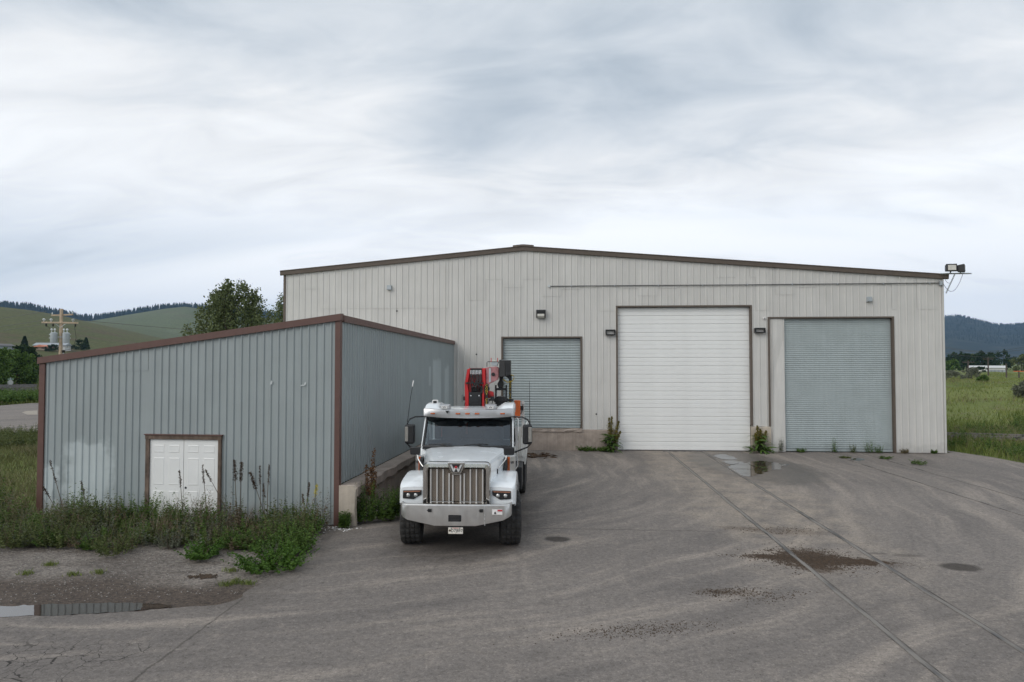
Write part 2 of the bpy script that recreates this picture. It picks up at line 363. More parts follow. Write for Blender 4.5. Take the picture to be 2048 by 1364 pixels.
# old asphalt
def asphalt(name, yard=True):
    m, g, b = newmat(name); p = pos_of(g); c = xyz(g, p)
    base = g.mix(g.ramp(g.noise(p, .16, 4), .35, .65, 0, 1), (.165, .154, .147), (.215, .199, .187))
    wp = g.n('ShaderNodeVectorMath', {0: p, 1: g.n('ShaderNodeVectorMath', {0: g.n('ShaderNodeTexNoise', {'Vector': p, 'Scale': .12, 'Detail': 2.0}).outputs[1], 1: (3.5, 3.5, 0)}, operation='MULTIPLY').outputs[0]}, operation='ADD').outputs[0]
    cv = g.n('ShaderNodeVectorMath', {0: wp, 1: (7.5, -26.5, 0)}, operation='ADD').outputs[0]; cs = xyz(g, cv)
    rad = g.n('ShaderNodeVectorMath', {0: g.n('ShaderNodeVectorMath', {0: cv, 1: (1, 1, 0)}, operation='MULTIPLY').outputs[0]}, operation='LENGTH').outputs['Value']
    ang = g.m('ARCTAN2', cs[0], g.m('MULTIPLY', cs[1], -1.0))
    st = g.noise(g.n('ShaderNodeCombineXYZ', {0: g.m('MULTIPLY', rad, 1.7), 1: g.m('MULTIPLY', ang, 2.6), 2: 0.0}).outputs[0], 1.0, 6, .62)
    st2 = g.noise(g.mapv(wp, (1.5, .14, 1), rot=(0, 0, R(-14))), 1.0, 5, .6)
    base = g.mix(g.m('MULTIPLY', g.step(st, .49, .68), .6), base, (.335, .302, .270))
    base = g.mix(g.m('MULTIPLY', g.step(st, .49, .32), .5), base, (.118, .112, .110))
    base = g.mix(g.m('MULTIPLY', g.step(st2, .55, .75), .40), base, (.31, .283, .258))
    mott = g.noise(p, 2.2, 6, .65); base = g.mix(g.m('MULTIPLY', g.step(mott, .54, .70), .35), base, (.30, .27, .243)); base = g.mix(g.m('MULTIPLY', g.step(mott, .46, .32), .35), base, (.12, .113, .108))
    if yard:
        dust = g.m('MULTIPLY', g.box(g.m('ADD', c[0], g.m('MULTIPLY', g.m('SUBTRACT', g.noise(p, .5, 4), .5), 3.0)), 3.3, 6.9, .9), g.step(c[1], 9.0, 17.0))
        base = g.mix(g.m('MULTIPLY', dust, g.ramp(g.noise(p, 1.7, 5), .35, .65, .1, .8)), base, (.33, .293, .25))
        # patched strip seam, oil spots, broad dark patch under the truck, crazed corner
        for (cx, cy, rx, ry, k) in ((-.06, 14.66, .26, .2, .85), (7.33, 13.19, .34, .26, .85), (6.75, 13.9, .25, .1, .4), (6.2, 14.0, .2, .08, .4), (-2.2, 16.5, 1.6, 3.8, .5)):
            base = g.mix(g.m('MULTIPLY', g.ell(p, cx, cy, rx, ry, 0, .5, .5, 3), k), base, (.048, .042, .037))
        ring = g.m('MULTIPLY', g.ell(p, -.06, 14.66, .55, .5, 0, .5, .5, 4), g.m('SUBTRACT', 1.0, g.ell(p, -.06, 14.66, .3, .26, 0, .4)))
        base = g.mix(g.m('MULTIPLY', ring, .45), base, (.28, .25, .22))
        for (cx, cy, rx, ry, k) in ((4.75, 13.55, .62, .62, .75), (5.35, 13.42, .85, .26, .9), (4.1, 13.62, .55, .14, .85), (4.72, 12.95, .34, .3, .6), (5.0, 15.7, .8, .35, .3), (4.0, 15.9, .4, .2, .3), (2.7, 11.5, .5, .16, .3)):
            base = g.mix(g.m('MULTIPLY', g.ell(p, cx, cy, rx, ry, -.08, .7, 2.2, 7), min(1, k * 1.15)), base, (.055, .034, .019))
        jw = g.m('ADD', c[0], g.m('MULTIPLY', g.m('SUBTRACT', g.noise(p, 3, 4), .5), .12))
        seam = g.m('MULTIPLY', g.box(jw, -5.05, -5.015, .012), g.step(c[1], 10.9, 10.4))
        jy = g.m('ADD', c[1], g.m('MULTIPLY', g.m('SUBTRACT', g.noise(p, 2, 4), .5), .16))
        seam2 = g.m('MULTIPLY', g.box(jy, 15.55, 15.60, .02), g.box(c[0], -.8, 3.4, .05))
        base = g.mix(g.m('MULTIPLY', g.m('MAXIMUM', seam, seam2), .55), base, (.05, .045, .04))
        vo = g.n('ShaderNodeTexVoronoi', {'Vector': g.n('ShaderNodeVectorMath', {0: p, 1: g.n('ShaderNodeVectorMath', {0: g.n('ShaderNodeTexNoise', {'Vector': p, 'Scale': 3.0, 'Detail': 3.0}).outputs[1], 1: (.35, .35, 0)}, operation='MULTIPLY').outputs[0]}, operation='ADD').outputs[0], 'Scale': 4.2}, feature='DISTANCE_TO_EDGE').outputs[0]
        cz = g.m('MULTIPLY', g.m('MULTIPLY', g.step(vo, .026, .008), g.step(c[0], -4.9, -5.3)), g.m('MULTIPLY', g.step(c[1], 9.3, 8.4), g.step(g.noise(p, .7, 3), .33, .48)))
        base = g.mix(g.m('MULTIPLY', cz, .95), base, (.035, .032, .03))
        wet = g.ell(p, 6.9, 25.6, 1.9, 4.2, R(8), .35, .55, 1.6)
        base = g.mix(g.m('MULTIPLY', wet, .5), base, (.06, .055, .05))
        edge = g.m('MULTIPLY', g.step(g.m('ADD', c[0], g.m('MULTIPLY', g.m('SUBTRACT', g.noise(p, 2.5, 4), .5), 1.0)), -4.2, -5.1), g.step(c[1], 9.6, 10.8))
        base = g.mix(g.m('MULTIPLY', edge, .4), base, (.075, .067, .06))
    # aggregate
    f0 = g.noise(p, 13, 4, .75); f1 = g.noise(p, 42, 3, .7); f2 = g.noise(p, 130, 2, .7)
    sp = g.m('ADD', g.m('ADD', g.m('ADD', g.m('MULTIPLY', g.m('SUBTRACT', f0, .5), 1.35), g.m('MULTIPLY', g.m('SUBTRACT', g.noise(p, 6, 3, .7), .5), .5)), g.m('MULTIPLY', g.m('SUBTRACT', f1, .5), 1.1)), g.m('MULTIPLY', g.m('SUBTRACT', f2, .5), .8))
    sp = g.m('ADD', sp, g.m('MULTIPLY', g.step(g.noise(p, 24, 2, .6), .60, .68), .35)); sp = g.m('SUBTRACT', sp, g.m('MULTIPLY', g.step(g.noise(g.mapv(p, loc=(5, 3, 1)), 19, 2, .6), .62, .70), .35))
    k = g.m('MAXIMUM', g.m('ADD', 1.0, sp), .25)
    base = g.mix(1.0, base, g.n('ShaderNodeCombineColor', {0: k, 1: k, 2: k}).outputs[0], 'MULTIPLY')
    base = g.mix(1.0, base, (1.05, .995, .945), 'MULTIPLY')
    g.put(b.inputs['Base Color'], base); b.inputs['Specular IOR Level'].default_value = .3
    rg = .86
    if yard: rg = g.ramp(wet, 0, 1, .86, .45)
    g.put(b.inputs['Roughness'], rg)
    g.put(b.inputs['Normal'], g.n('ShaderNodeBump', {'Height': g.m('ADD', f1, g.m('MULTIPLY', f2, .6)), 'Strength': .35, 'Distance': .012}).outputs[0]); return m
M['asphalt'] = asphalt('old_asphalt'); M['road'] = asphalt('road_asphalt', False)
def gravelmat():
    m, g, b = newmat('gravel'); p = pos_of(g); c = xyz(g, p)
    base = g.mix(g.ramp(g.noise(p, .7, 5), .35, .65, 0, 1), (.125, .105, .09), (.235, .205, .178))
    base = g.mix(g.m('MULTIPLY', g.step(g.noise(g.mapv(p, (.5, 2.2, 1)), 1.0, 4), .52, .68), .6), base, (.085, .066, .052))
    wl = g.m('ADD', c[1], g.m('MULTIPLY', g.m('SUBTRACT', g.noise(p, 1.1, 4), .5), 1.3))
    base = g.mix(g.m('MULTIPLY', g.step(wl, 11.9, 10.9), .85), base, (.066, .046, .033))
    vo = g.n('ShaderNodeTexVoronoi', {'Vector': p, 'Scale': 30.0}).outputs; f = g.ramp(xyz(g, vo[1])[0], 0, 1, .55, 1.5)
    base = g.mix(1.0, base, g.n('ShaderNodeCombineColor', {0: f, 1: f, 2: f}).outputs[0], 'MULTIPLY')
    g.put(b.inputs['Base Color'], base); b.inputs['Roughness'].default_value = .9
    g.put(b.inputs['Normal'], g.n('ShaderNodeBump', {'Height': vo[0], 'Strength': .6, 'Distance': .02}).outputs[0]); return m
M['gravel'] = gravelmat()
def groundmat(name, a, b_, c_, s1, s2):
    m, g, b = newmat(name); p = pos_of(g)
    base = g.mix(g.ramp(g.noise(p, s1, 5, .6, .4), .36, .64, 0, 1), a, b_)
    base = g.mix(g.m('MULTIPLY', g.step(g.noise(p, s2, 6, .6), .5, .66), .7), base, c_)
    f = g.ramp(g.noise(p, s2 * 25, 3), .3, .7, .7, 1.3)
    base = g.mix(1.0, base, g.n('ShaderNodeCombineColor', {0: f, 1: f, 2: f}).outputs[0], 'MULTIPLY')
    g.put(b.inputs['Base Color'], base); b.inputs['Roughness'].default_value = .95; b.inputs['Specular IOR Level'].default_value = .1; return m
M['ground'] = groundmat('field_soil', (.115, .15, .042), (.175, .20, .07), (.17, .15, .08), .05, .35)
M['hill_near'] = groundmat('hill_grass', (.085, .098, .036), (.115, .115, .052), (.115, .088, .058), .008, .022)
M['hill_mid'] = groundmat('hill_pale_grass', (.105, .125, .062), (.135, .15, .08), (.125, .125, .075), .006, .015)
M['mountain'] = groundmat('mountain_forest', (.018, .028, .02), (.032, .042, .028), (.055, .058, .04), .006, .012)

# ------------------------------------------------------------------ ground
W = 29.4                                    # front wall plane of the warehouse
def gh(x, y):
    # ground height: level yard, rolling field on the right and beyond
    x = np.asarray(x, float); y = np.asarray(y, float)
    d = np.maximum(0, np.maximum(x - 18.5, np.maximum(y - 75, -45 - x)))
    k = np.clip(d / 14, 0, 1)
    w = .55 * np.sin(x * .11 + y * .045 + 1) + .45 * np.sin(y * .16 - x * .05) + .45 * np.sin(x * .31 + 2) * np.sin(y * .23 + .5) + .15 * np.sin(x * .6 + y * .5)
    fade = np.clip(1 - (np.hypot(x, y) - 200) / 200, 0, 1)
    return -.025 + k * fade * (w + .25)
def axis(n, lim, a):
    t = np.linspace(-1, 1, n); return np.sinh(t * a) / np.sinh(a) * lim
gx = axis(261, 6000, 8.0) + 12; gy = axis(261, 6000, 8.0) + 32
X, Y = np.meshgrid(gx, gy, indexing='ij'); Z = gh(X, Y)
n = len(gx); idx = np.arange(n * n).reshape(n, n)
F = np.stack([idx[:-1, :-1], idx[1:, :-1], idx[1:, 1:], idx[:-1, 1:]], -1).reshape(-1, 4)
put(mesh_np('ground', np.stack([X, Y, Z], -1).reshape(-1, 3), F, M['ground'], smooth=True), kind='structure')

def sheet(name, pts, z, mat, kind='structure', label=None, rough=0.0, sub=1):
    P = []
    for i, a in enumerate(pts):
        b = pts[(i + 1) % len(pts)]
        for k in range(sub):
            t = k / sub; q = (a[0] + (b[0] - a[0]) * t, a[1] + (b[1] - a[1]) * t)
            P.append((q[0] + random.uniform(-rough, rough), q[1] + random.uniform(-rough, rough), z))
    o = MB().add(P, [tuple(range(len(P)))]).build(name, mat); put(o, label, None, None, kind); return o
# yard pavement: ragged edge towards the weeds and the gravel on the left
edge = [(-5.05, 15.6), (-5.03, 14.4), (-5.0, 13.2), (-5.02, 12.2), (-5.1, 11.4), (-5.1, 10.7), (-5.3, 10.35), (-6.2, 10.05), (-7.2, 9.8), (-8.3, 9.6), (-10, 9.35), (-14, 9.0), (-40, 8.6)]
ragged = []
for a, b in zip(edge[:-1], edge[1:]):
    k = max(2, int(math.hypot(b[0] - a[0], b[1] - a[1]) / .16)) if a[0] > -15 else 2
    for i in range(k):
        t = i / k; ragged.append((a[0] + (b[0] - a[0]) * t + random.uniform(-.05, .05), a[1] + (b[1] - a[1]) * t + random.uniform(-.05, .05)))
pave = [(-4.9, W + .3), (-4.9, 15.8)] + ragged + [(-40, 8.6), (-40, -30), (40, -30), (40, 8.0), (23.0, 17.0), (19.5, 21.5), (17.3, 26.4), (17.05, 28.6), (16.4, 30.6), (16.2, W + .3)]
sheet('pavement', pave, 0.0, M['asphalt'])
sheet('gravel', [(-4.8, 15.8), (-4.8, 8.5), (-40, 8.0), (-40, 14.2), (-13, 14.6), (-12.8, 15.8)], -.010, M['gravel'])
sheet('road', [gz(-500, 905)[:2], gz(20, 866)[:2], gz(400, 840)[:2], gz(400, 800)[:2], gz(62, 806)[:2], gz(0, 811)[:2], gz(-500, 830)[:2]], -.006, M['road'])
# pale concrete apron corner on the road
sheet('concrete_apron', [gz(44, 825)[:2], gz(52, 822)[:2], gz(75, 821)[:2], gz(75, 829)[:2], gz(55, 829)[:2]], .0, M['concrete_pale'])

def puddle(pts, label, rough=.05, sub=6, z=.004):
    # smooth closed outline with small bays
    n = len(pts); P = []
    for i in range(n):
        p0, p1, p2, p3 = [Vector((*pts[(i + k - 1) % n], 0)) for k in range(4)]
        for j in range(sub):
            t = j / sub
            q = .5 * ((2 * p1) + (p2 - p0) * t + (2 * p0 - 5 * p1 + 4 * p2 - p3) * t * t + (3 * p1 - p0 - 3 * p2 + p3) * t ** 3)
            P.append((q.x + random.uniform(-rough, rough), q.y + random.uniform(-rough, rough), z))
    if sum(P[i - 1][0] * P[i][1] - P[i][0] * P[i - 1][1] for i in range(len(P))) < 0: P.reverse()
    o = MB().add(P, [tuple(range(len(P)))]).build('puddle', M['water']); return put(o, label, None, None, 'structure')
puddle([gz(u, v)[:2] for u, v in ((-220, 1222), (0, 1213), (60, 1210), (150, 1207), (235, 1206), (300, 1207), (345, 1212), (300, 1219), (230, 1224), (150, 1229), (0, 1234), (-220, 1246))],
       'long muddy puddle along the edge of the gravel', .03)
puddle([gz(u, v)[:2] for u, v in ((1474, 922), (1494, 927), (1510, 922), (1545, 924), (1572, 929), (1560, 936), (1545, 941), (1530, 947), (1508, 951), (1482, 951), (1470, 944), (1455, 934))],
       'puddle mirroring a dock plant before the white door', .11, 5)
puddle([gz(u, v)[:2] for u, v in ((1428, 911), (1448, 909), (1468, 914), (1472, 919), (1450, 919), (1436, 916))], 'small oval puddle between the rail and the white door', .05, 6, .007)
puddle([gz(u, v)[:2] for u, v in ((1446, 923), (1470, 921), (1478, 926), (1462, 929))], 'thin puddle film beside the right rail', .04, 6, .010)
puddle([gz(u, v)[:2] for u, v in ((1700, 918), (1716, 916), (1730, 919), (1715, 922))], 'little puddle between the flush rails', .03)

# ------------------------------------------------------------------ rails let into the pavement
def rail(p0, p1, parent, prof=((-.037, -.05), (-.037, .010), (-.028, .016), (.028, .016), (.037, .010), (.037, -.05))):
    d = (Vector(p1) - Vector(p0)); a = math.atan2(d.y, d.x); L = d.length; rings = []
    n = 40
    for i in range(n + 1):
        t = i / n; q = Vector(p0) + d * t; w = .012 * math.sin(i * 1.7) + .008 * math.sin(i * .63)
        rings.append([(q.x - math.sin(a) * (s + w), q.y + math.cos(a) * (s + w), h) for s, h in prof])
    return MB().loft(rings).build('rail', M['rail'], parent)
tr = put(empty('railway_track', (5.24, 20, 0)), 'pair of worn rails set in the pavement running to the white door', 'railway track')
for xr in (4.515, 5.975):
    o = rail((xr - 5.24, -16, 0), (xr - 5.24, W - 20.02, 0), tr)
    s = MB().add([(xr - 5.24 + .04, -16, .003), (xr - 5.24 + .075, -16, .003), (xr - 5.24 + .075, W - 20.05, .003), (xr - 5.24 + .04, W - 20.05, .003)], [(0, 1, 2, 3)]).build('flangeway', M['stone_dark'], tr)
MB().box(-.9, .9, W - 20.16, W - 20.02, -.03, .018).build('threshold_plate', M['rail'], tr)
tr2 = put(empty('railway_track', (11.2, 22, 0)), 'half buried flush rails running towards the grey roller door on the right', 'railway track')
for x0, x1 in ((11.02, 11.55), (12.45, 12.98)):
    rail((x1 - 11.2, 8 - 22, -.008), (x0 - 11.2, W - 22.02, -.008), tr2, ((-.02, -.05), (-.02, .014), (.02, .014), (.02, -.05)))

# ------------------------------------------------------------------ siding sheets
def siding(parent, x0, x1, z0, ztop, ribs, mat, fmap, rh=.024, wb=.034, wt=.014, off=0.0, name='wall_panel'):
    pr = [(x0, 0)]
    for r in ribs:
        if r - wb > x0 + .012 and r + wb < x1 - .012: pr += [(r - wb, 0), (r - wt, rh), (r + wt, rh), (r + wb, 0)]
    pr.append((x1, 0)); vs = []
    for x, d in pr: vs += [fmap(x, d + off, z0), fmap(x, d + off, ztop(x))]
    fs = [(2 * i, 2 * i + 2, 2 * i + 3, 2 * i + 1) for i in range(len(pr) - 1)]
    k = len(vs)                              # bottom lip so that a lap casts a real edge
    vs += [fmap(x, d + off - .012, z0) for x, d in pr]
    fs += [(2 * i, k + i, k + i + 1, 2 * i + 2) for i in range(len(pr) - 1)]
    return MB().add(vs, fs).build(name, mat, parent)

# ------------------------------------------------------------------ warehouse
wh = put(empty('warehouse', (0, W, 0)), 'large beige ribbed metal warehouse with brown roof trim and three big doors', 'warehouse')
XL, XR, XP = -12.13, 15.84, -1.56
ZP, ZR, ZL = 8.62, 7.25, 7.66
def roofz(x): return ZP + (ZR - ZP) * (x - XP) / (XR - XP) if x > XP else ZP + (ZL - ZP) * (XP - x) / (XP - XL)
OPEN = [(-2.46, .90, .90, 4.80), (2.46, 8.02, 0, 6.11), (8.80, 13.80, 0, 5.60)]
def base_z(x):
    if x < 2.46: return .89
    if 8.02 <= x < 8.80: return 1.07
    return .025
fw = lambda x, d, z: (x, -d, z)
PW = .818
xs = [XP]
while xs[-1] + PW < XR: xs.append(xs[-1] + PW)
xs.append(XR)
xl = [XP]
while xl[-1] - PW > XL: xl.append(xl[-1] - PW)
xl.append(XL); cols = sorted(set(xs + xl))
allribs = [XP + PW / 6 + k * PW / 3 for k in range(-60, 90)]
for ci in range(len(cols) - 1):
    c0, c1 = cols[ci], cols[ci + 1]
    cuts = sorted({c0, c1} | {e for o in OPEN for e in o[:2] if c0 < e < c1} | {e for e in (2.46, 8.02, 8.8) if c0 < e < c1})
    segs = []
    for a, b in zip(cuts[:-1], cuts[1:]):
        mid = (a + b) / 2; op = [o for o in OPEN if o[0] < mid < o[1]]
        z0 = op[0][3] + .06 if op else base_z(mid)
        if segs and abs(segs[-1][2] - z0) < 1e-6: segs[-1] = (segs[-1][0], b, z0)
        else: segs.append((a, b, z0))
    for a, b, z0 in segs:
        ribs = [r for r in allribs if a < r < b]
        mid = (a + b) / 2
        lap = 6.12 if mid < -4.9 and mid > -10.6 else random.choice([6.9, 7.35, 6.45, 5.95, 6.6, 7.0, None])
        if lap and z0 < lap - .4 and lap < min(roofz(a), roofz(b)) - .4:
            siding(wh, a, b, z0, lambda x, l=lap: l + .05, ribs, M['wall'], fw)
            siding(wh, a, b, lap, roofz, ribs, M['wall'], fw, off=.014)
        else: siding(wh, a, b, z0, roofz, ribs, M['wall'], fw)
        if z0 < 1 and (mid < 2.46 and mid > .9 or mid > 8.8):
            pass
# other walls, roof, trim
DEP = 46.0
MB().add([(XL, .02, 0), (XL, DEP, 0), (XL, DEP, ZL), (XL, .02, ZL)], [(0, 1, 2, 3)]).build('side_wall', M['wall'], wh)
MB().add([(XR, .02, 0), (XR, DEP, 0), (XR, DEP, ZR), (XR, .02, ZR)], [(3, 2, 1, 0)]).build('side_wall', M['wall'], wh)
MB().add([(XL, DEP, 0), (XR, DEP, 0), (XR, DEP, ZR), (XP, DEP, ZP), (XL, DEP, ZL)], [(0, 1, 2, 3, 4)]).build('rear_wall', M['wall'], wh)
for xa, za, xb, zb in ((XL - .2, ZL - .018, XP, ZP), (XP, ZP, XR + .2, ZR - .015)):
    MB().add([(xa, -.10, za + .10), (xb, -.10, zb + .10), (xb, DEP + .1, zb + .10), (xa, DEP + .1, za + .10), (xa, -.10, za + .13), (xb, -.10, zb + .13), (xb, DEP + .1, zb + .13), (xa, DEP + .1, za + .13)],
             [(0, 3, 2, 1), (4, 5, 6, 7), (0, 1, 5, 4), (1, 2, 6, 5), (2, 3, 7, 6), (3, 0, 4, 7)]).build('roof', M['rooftin'], wh)
    t = MB()
    sect = [(-.03, -.05), (-.115, -.035), (-.125, .12), (-.15, .135), (-.15, .165), (-.03, .165)]
    t.loft([[(xa, y, za + z) for y, z in sect], [(xb, y, zb + z) for y, z in sect]]).build('rake_trim', M['trim_dark'], wh)
MB().prism([(XP - .45, ZP + .10), (XP, ZP + .145), (XP + .45, ZP + .10), (XP + .45, ZP + .185), (XP, ZP + .225), (XP - .45, ZP + .185)], -.165, -.02).build('ridge_cap', M['trim_dark'], wh)
bx('corner_trim', M['wall'], wh, XR - .05, XR + .03, -.04, .12, .02, ZR - .02)
bx('corner_trim', M['trim_dark'], wh, XL - .07, XL + .02, -.045, .12, .9, ZL - .02)
# concrete footing
def rough_block(name, x0, x1, y0, y1, z0, z1, mat, parent, amp=.012, step=.35):
    nx = max(2, int((x1 - x0) / step)); m = MB(); rings = []
    for i in range(nx + 1):
        x = x0 + (x1 - x0) * i / nx; j = lambda: random.uniform(-amp, amp)
        rings.append([(x, y0 + j(), z0), (x, y0 + j(), (z0 + z1) / 2), (x, y0 + j(), z1 - .03), (x, y0 + .03 + j(), z1 + j()), (x, y1, z1), (x, y1, z0)])
    return m.loft(rings).build(name, mat, parent)
rough_block('footing', XL, 2.455, -.06, .25, -.02, .885, M['concrete'], wh)
rough_block('footing', 8.03, 8.80, -.10, .25, -.02, 1.06, M['concrete_pale'], wh, .015, .15)
# dock lip under the left door
rough_block('dock_lip', -2.5, .95, -.11, -.065, .80, .93, M['concrete'], wh, .02, .2)
# door trims
for x0, x1, z0, z1 in OPEN:
    MB().box(x0 - .06, x1 + .06, -.045, .16, z1, z1 + .065).build('head_trim', M['trim_dark'], wh)
    zb = z0 if z0 else .0
    MB().box(x0 - .06, x0 + .012, -.045, .17, max(zb, 1.09 if x0 > 8 else (.9 if x0 < 3 else 0)), z1 - .002).build('jamb_trim', M['trim_dark'], wh)
    MB().box(x1 - .012, x1 + .06, -.045, .17, max(zb, 1.1 if 8 < x1 < 8.5 else 0), z1 - .002).build('jamb_trim', M['trim_dark'], wh)
def curtain(name, x0, x1, z0, z1, y, pitch, mat, depth=.011):
    d = put(empty(name, (0, y, 0)), None); d.parent = wh
    n = int((z1 - z0) / pitch); m = MB(); sec = []
    for i in range(n):
        z = z0 + i * (z1 - z0) / n; p = (z1 - z0) / n
        sec += [(0.0, z + .06 * p), (-depth * .8, z + .25 * p), (-depth, z + .5 * p), (-depth * .8, z + .75 * p), (0.0, z + .94 * p), (.006, z + p)]
    rings = [[(x0, yy, zz) for yy, zz in sec], [(x1, yy, zz) for yy, zz in sec]]
    m.loft([[r[i] for r in rings] for i in range(len(sec))], closed=False, cap=False)
    put(m.build('slat_curtain', mat, d, smooth=True), kind='stuff')
    bx('bottom_bar', mat, d, x0 + .01, x1 - .01, -.05, .03, z0 - .10, z0 - .004)
    return d
d1 = curtain('roller_door', -2.44, .885, 1.05, 4.79, .13, .108, M['door_grey'], .016)
d1['label'] = 'small grey roller door above the dock footing'
d2 = curtain('roller_door', 9.40, 13.785, .14, 5.59, .13, .082, M['door_grey'])
d2['label'] = 'tall grey roller door with finely ribbed slats'
# bent filler sheet left of the tall grey door
MB().add([(8.82, .02, .02), (9.1, -.01, .02), (9.40, .01, .02), (8.82, .03, 2.2), (9.1, .0, 2.3), (9.4, -.03, 2.2), (8.82, .02, 3.9), (9.12, .05, 3.75), (9.4, .0, 3.98), (8.82, .03, 4.75), (9.1, .01, 4.7), (9.4, .03, 4.8), (8.82, .02, 5.59), (9.1, .0, 5.59), (9.4, .02, 5.59)],
         [(0, 1, 4, 3), (1, 2, 5, 4), (3, 4, 7, 6), (4, 5, 8, 7), (6, 7, 10, 9), (7, 8, 11, 10), (9, 10, 13, 12), (10, 11, 14, 13)]).build('filler_sheet', M['wall'], wh)
bx('filler_edge', M['wall'], wh, 9.385, 9.42, .0, .15, .02, 5.59)
bx('filler_rib', M['wall'], wh, 8.90, 8.925, -.02, .03, .02, 5.58)
# white sectional door
d3 = empty('sectional_door', (0, .15, 0)); d3.parent = wh; d3['label'] = 'tall white sectional door'
n = 17; hh = 6.08 / n
sec_me = None
for i in range(n):
    z = .02 + i * hh
    if sec_me is None:
        s = [(.0, 0.006), (-.02, .022), (-.02, hh * .46), (-.008, hh * .475), (-.008, hh * .525), (-.02, hh * .54), (-.02, hh - .022), (.0, hh - .006)]
        o = MB().loft([[(2.475, y, q) for y, q in s], [(8.005, y, q) for y, q in s]], closed=True, cap=True).build('door_section', M['door_white'], d3); sec_me = o.data
    else: o = bpy.data.objects.new('door_section', sec_me); col.objects.link(o); o.parent = d3
    o.location = (0, 0, z)
bx('bottom_seal', M['black'], d3, 2.48, 8.0, -.015, .02, .003, .022)
bx('backing', M['door_white'], d3, 2.475, 8.005, .004, .03, .02, 6.1)
# small holes and a wall dent
for (x, z) in ((-3.6, 4.1), (1.55, 1.55), (-7.1, 6.0)):
    MB().lathe([(.0, -.034), (.03, -.034), (.035, -.028)], (x, 0, z), 'y', 10).build('screw_hole', M['black'], wh)

# ------------------------------------------------------------------ fittings on the warehouse front
def frame_light(x0, x1, z0, z1, label):
    t = put(empty('wall_light', ((x0 + x1) / 2, W - .03, z0)), label, 'wall light', 'slim rectangular lights beside the white door')
    w = (x1 - x0) / 2; h = z1 - z0; m = MB(); f = .045
    m.box(-w, w, -.16, .0, 0, f).box(-w, w, -.16, .0, h - f, h).box(-w, -w + f, -.16, 0, f, h - f).box(w - f, w, -.16, 0, f, h - f)
    m.build('frame', M['black'], t, bevel=.008)
    bx('diffuser', M['wall'], t, -w + f + .002, w - f - .002, -.05, -.01, f + .002, h - f - .002)
frame_light(1.95, 2.36, 4.91, 5.15, 'slim black framed light left of the white door')
frame_light(8.17, 8.60, 4.99, 5.20, 'slim black framed light right of the white door')
t = put(empty('wall_light', (-.80, W - .03, 5.64)), 'boxy dark wall light with a pale lens above the small grey door', 'wall light')
MB().prism([(0, .02), (-.13, .02), (-.2, .12), (-.2, .36), (0, .38)], -.2, .2, 'x').build('housing', M['blackmetal'], t, bevel=.012)
MB().prism([(-.145, .015), (-.225, .10), (-.225, .19), (-.205, .19), (-.135, .02)], -.15, .15, 'x').build('lens', M['lens'], t, bevel=.008)
def jbox(x, z, label):
    t = put(empty('junction_box', (x, W - .026, z)), label, 'junction box', 'small grey boxes on the wall')
    bx('box', M['greybox'], t, -.1, .1, -.11, 0, 0, .2, bevel=.01); bx('cover', M['galv'], t, -.085, .085, -.125, -.111, .02, .18, bevel=.006)
jbox(-7.43, 6.92, 'small grey box high on the wall above the shed roof'); jbox(12.86, 6.28, 'small grey box above the tall grey roller door')
t = put(empty('security_sensor', (8.58, W - .03, 5.58)), 'tiny white sensor at the corner of the tall grey door', 'sensor')
MB().lathe([(0, -.10), (.03, -.095), (.035, -.05), (.045, -.03), (.045, 0), (0, 0)], (0, 0, .03), 'y', 12).build('body', M['whiteprint'], t, smooth=True)
MB().lathe([(0, -.108), (.018, -.105), (.02, -.096)], (0, 0, .03), 'y', 10).build('lens', M['black'], t)
t = put(empty('conduit', (-.42, W - .05, 7.03)), 'long thin conduit running level across the upper wall', 'conduit')
MB().tube([(0, -.01, 0), (4, -.01, .004), (8, -.01, -.004), (12, -.01, .006), (16.15, -.01, .01)], .019, 8).build('pipe', M['conduit'], t)
MB().lathe([(0, -.06), (.05, -.055), (.05, .0)], (-.03, .02, 0), 'y', 12).build('end_fitting', M['porcelain'], t)
for k in range(9): bx('strap', M['galv'], t, .9 + k * 1.85, .93 + k * 1.85, -.04, .02, -.032, .036)
bx('end_box', M['galv'], t, 16.10, 16.22, -.06, .02, -.09, .09)
t = put(empty('floodlight_bracket', (15.9, W - .25, 6.6)), 'steel pipe bracket with sagging cables at the roof corner', 'bracket')
MB().tube([(-.25, .0, .80), (.95, 0, .80)], .028).build('cross_pipe', M['galv'], t)
MB().tube([(-.0, .12, 0), (.3, .0, .78)], .026).build('strut', M['galv'], t)
def sag(p0, p1, s, k=14): return [Vector(p0).lerp(Vector(p1), i / k) - Vector((0, 0, s * 4 * (i / k) * (1 - i / k))) for i in range(k + 1)]
MB().tube(sag((-.12, .1, .42), (.62, 0, .8), .52), .009, 6).build('cable', M['conduit'], t)
MB().tube(sag((-.1, .1, .72), (.14, .06, .42), .10), .008, 6).build('cable', M['conduit'], t)
def flood(x, z, rz, label):
    t = put(empty('floodlight', (x, W - .25, z), rz), label, 'floodlight', 'floodlights on the roof corner')
    MB().loft([[(-.19, -.16, .04), (.19, -.16, .04), (.19, -.16, .32), (-.19, -.16, .32)], [(-.2, -.13, .02), (.2, -.13, .02), (.2, -.13, .34), (-.2, -.13, .34)], [(-.17, .1, .05), (.17, .1, .05), (.17, .1, .3), (-.17, .1, .3)]]).build('housing', M['blackmetal'], t, bevel=.01)
    bx('lens', M['lens'], t, -.15, .15, -.175, -.161, .075, .285, bevel=.012)
    MB().tube([(0, 0, -.02), (0, 0, .05)], .03).build('knuckle', M['galv'], t)
flood(16.03, 7.45, R(-8), 'floodlight with its pale lens facing the yard at the roof corner')
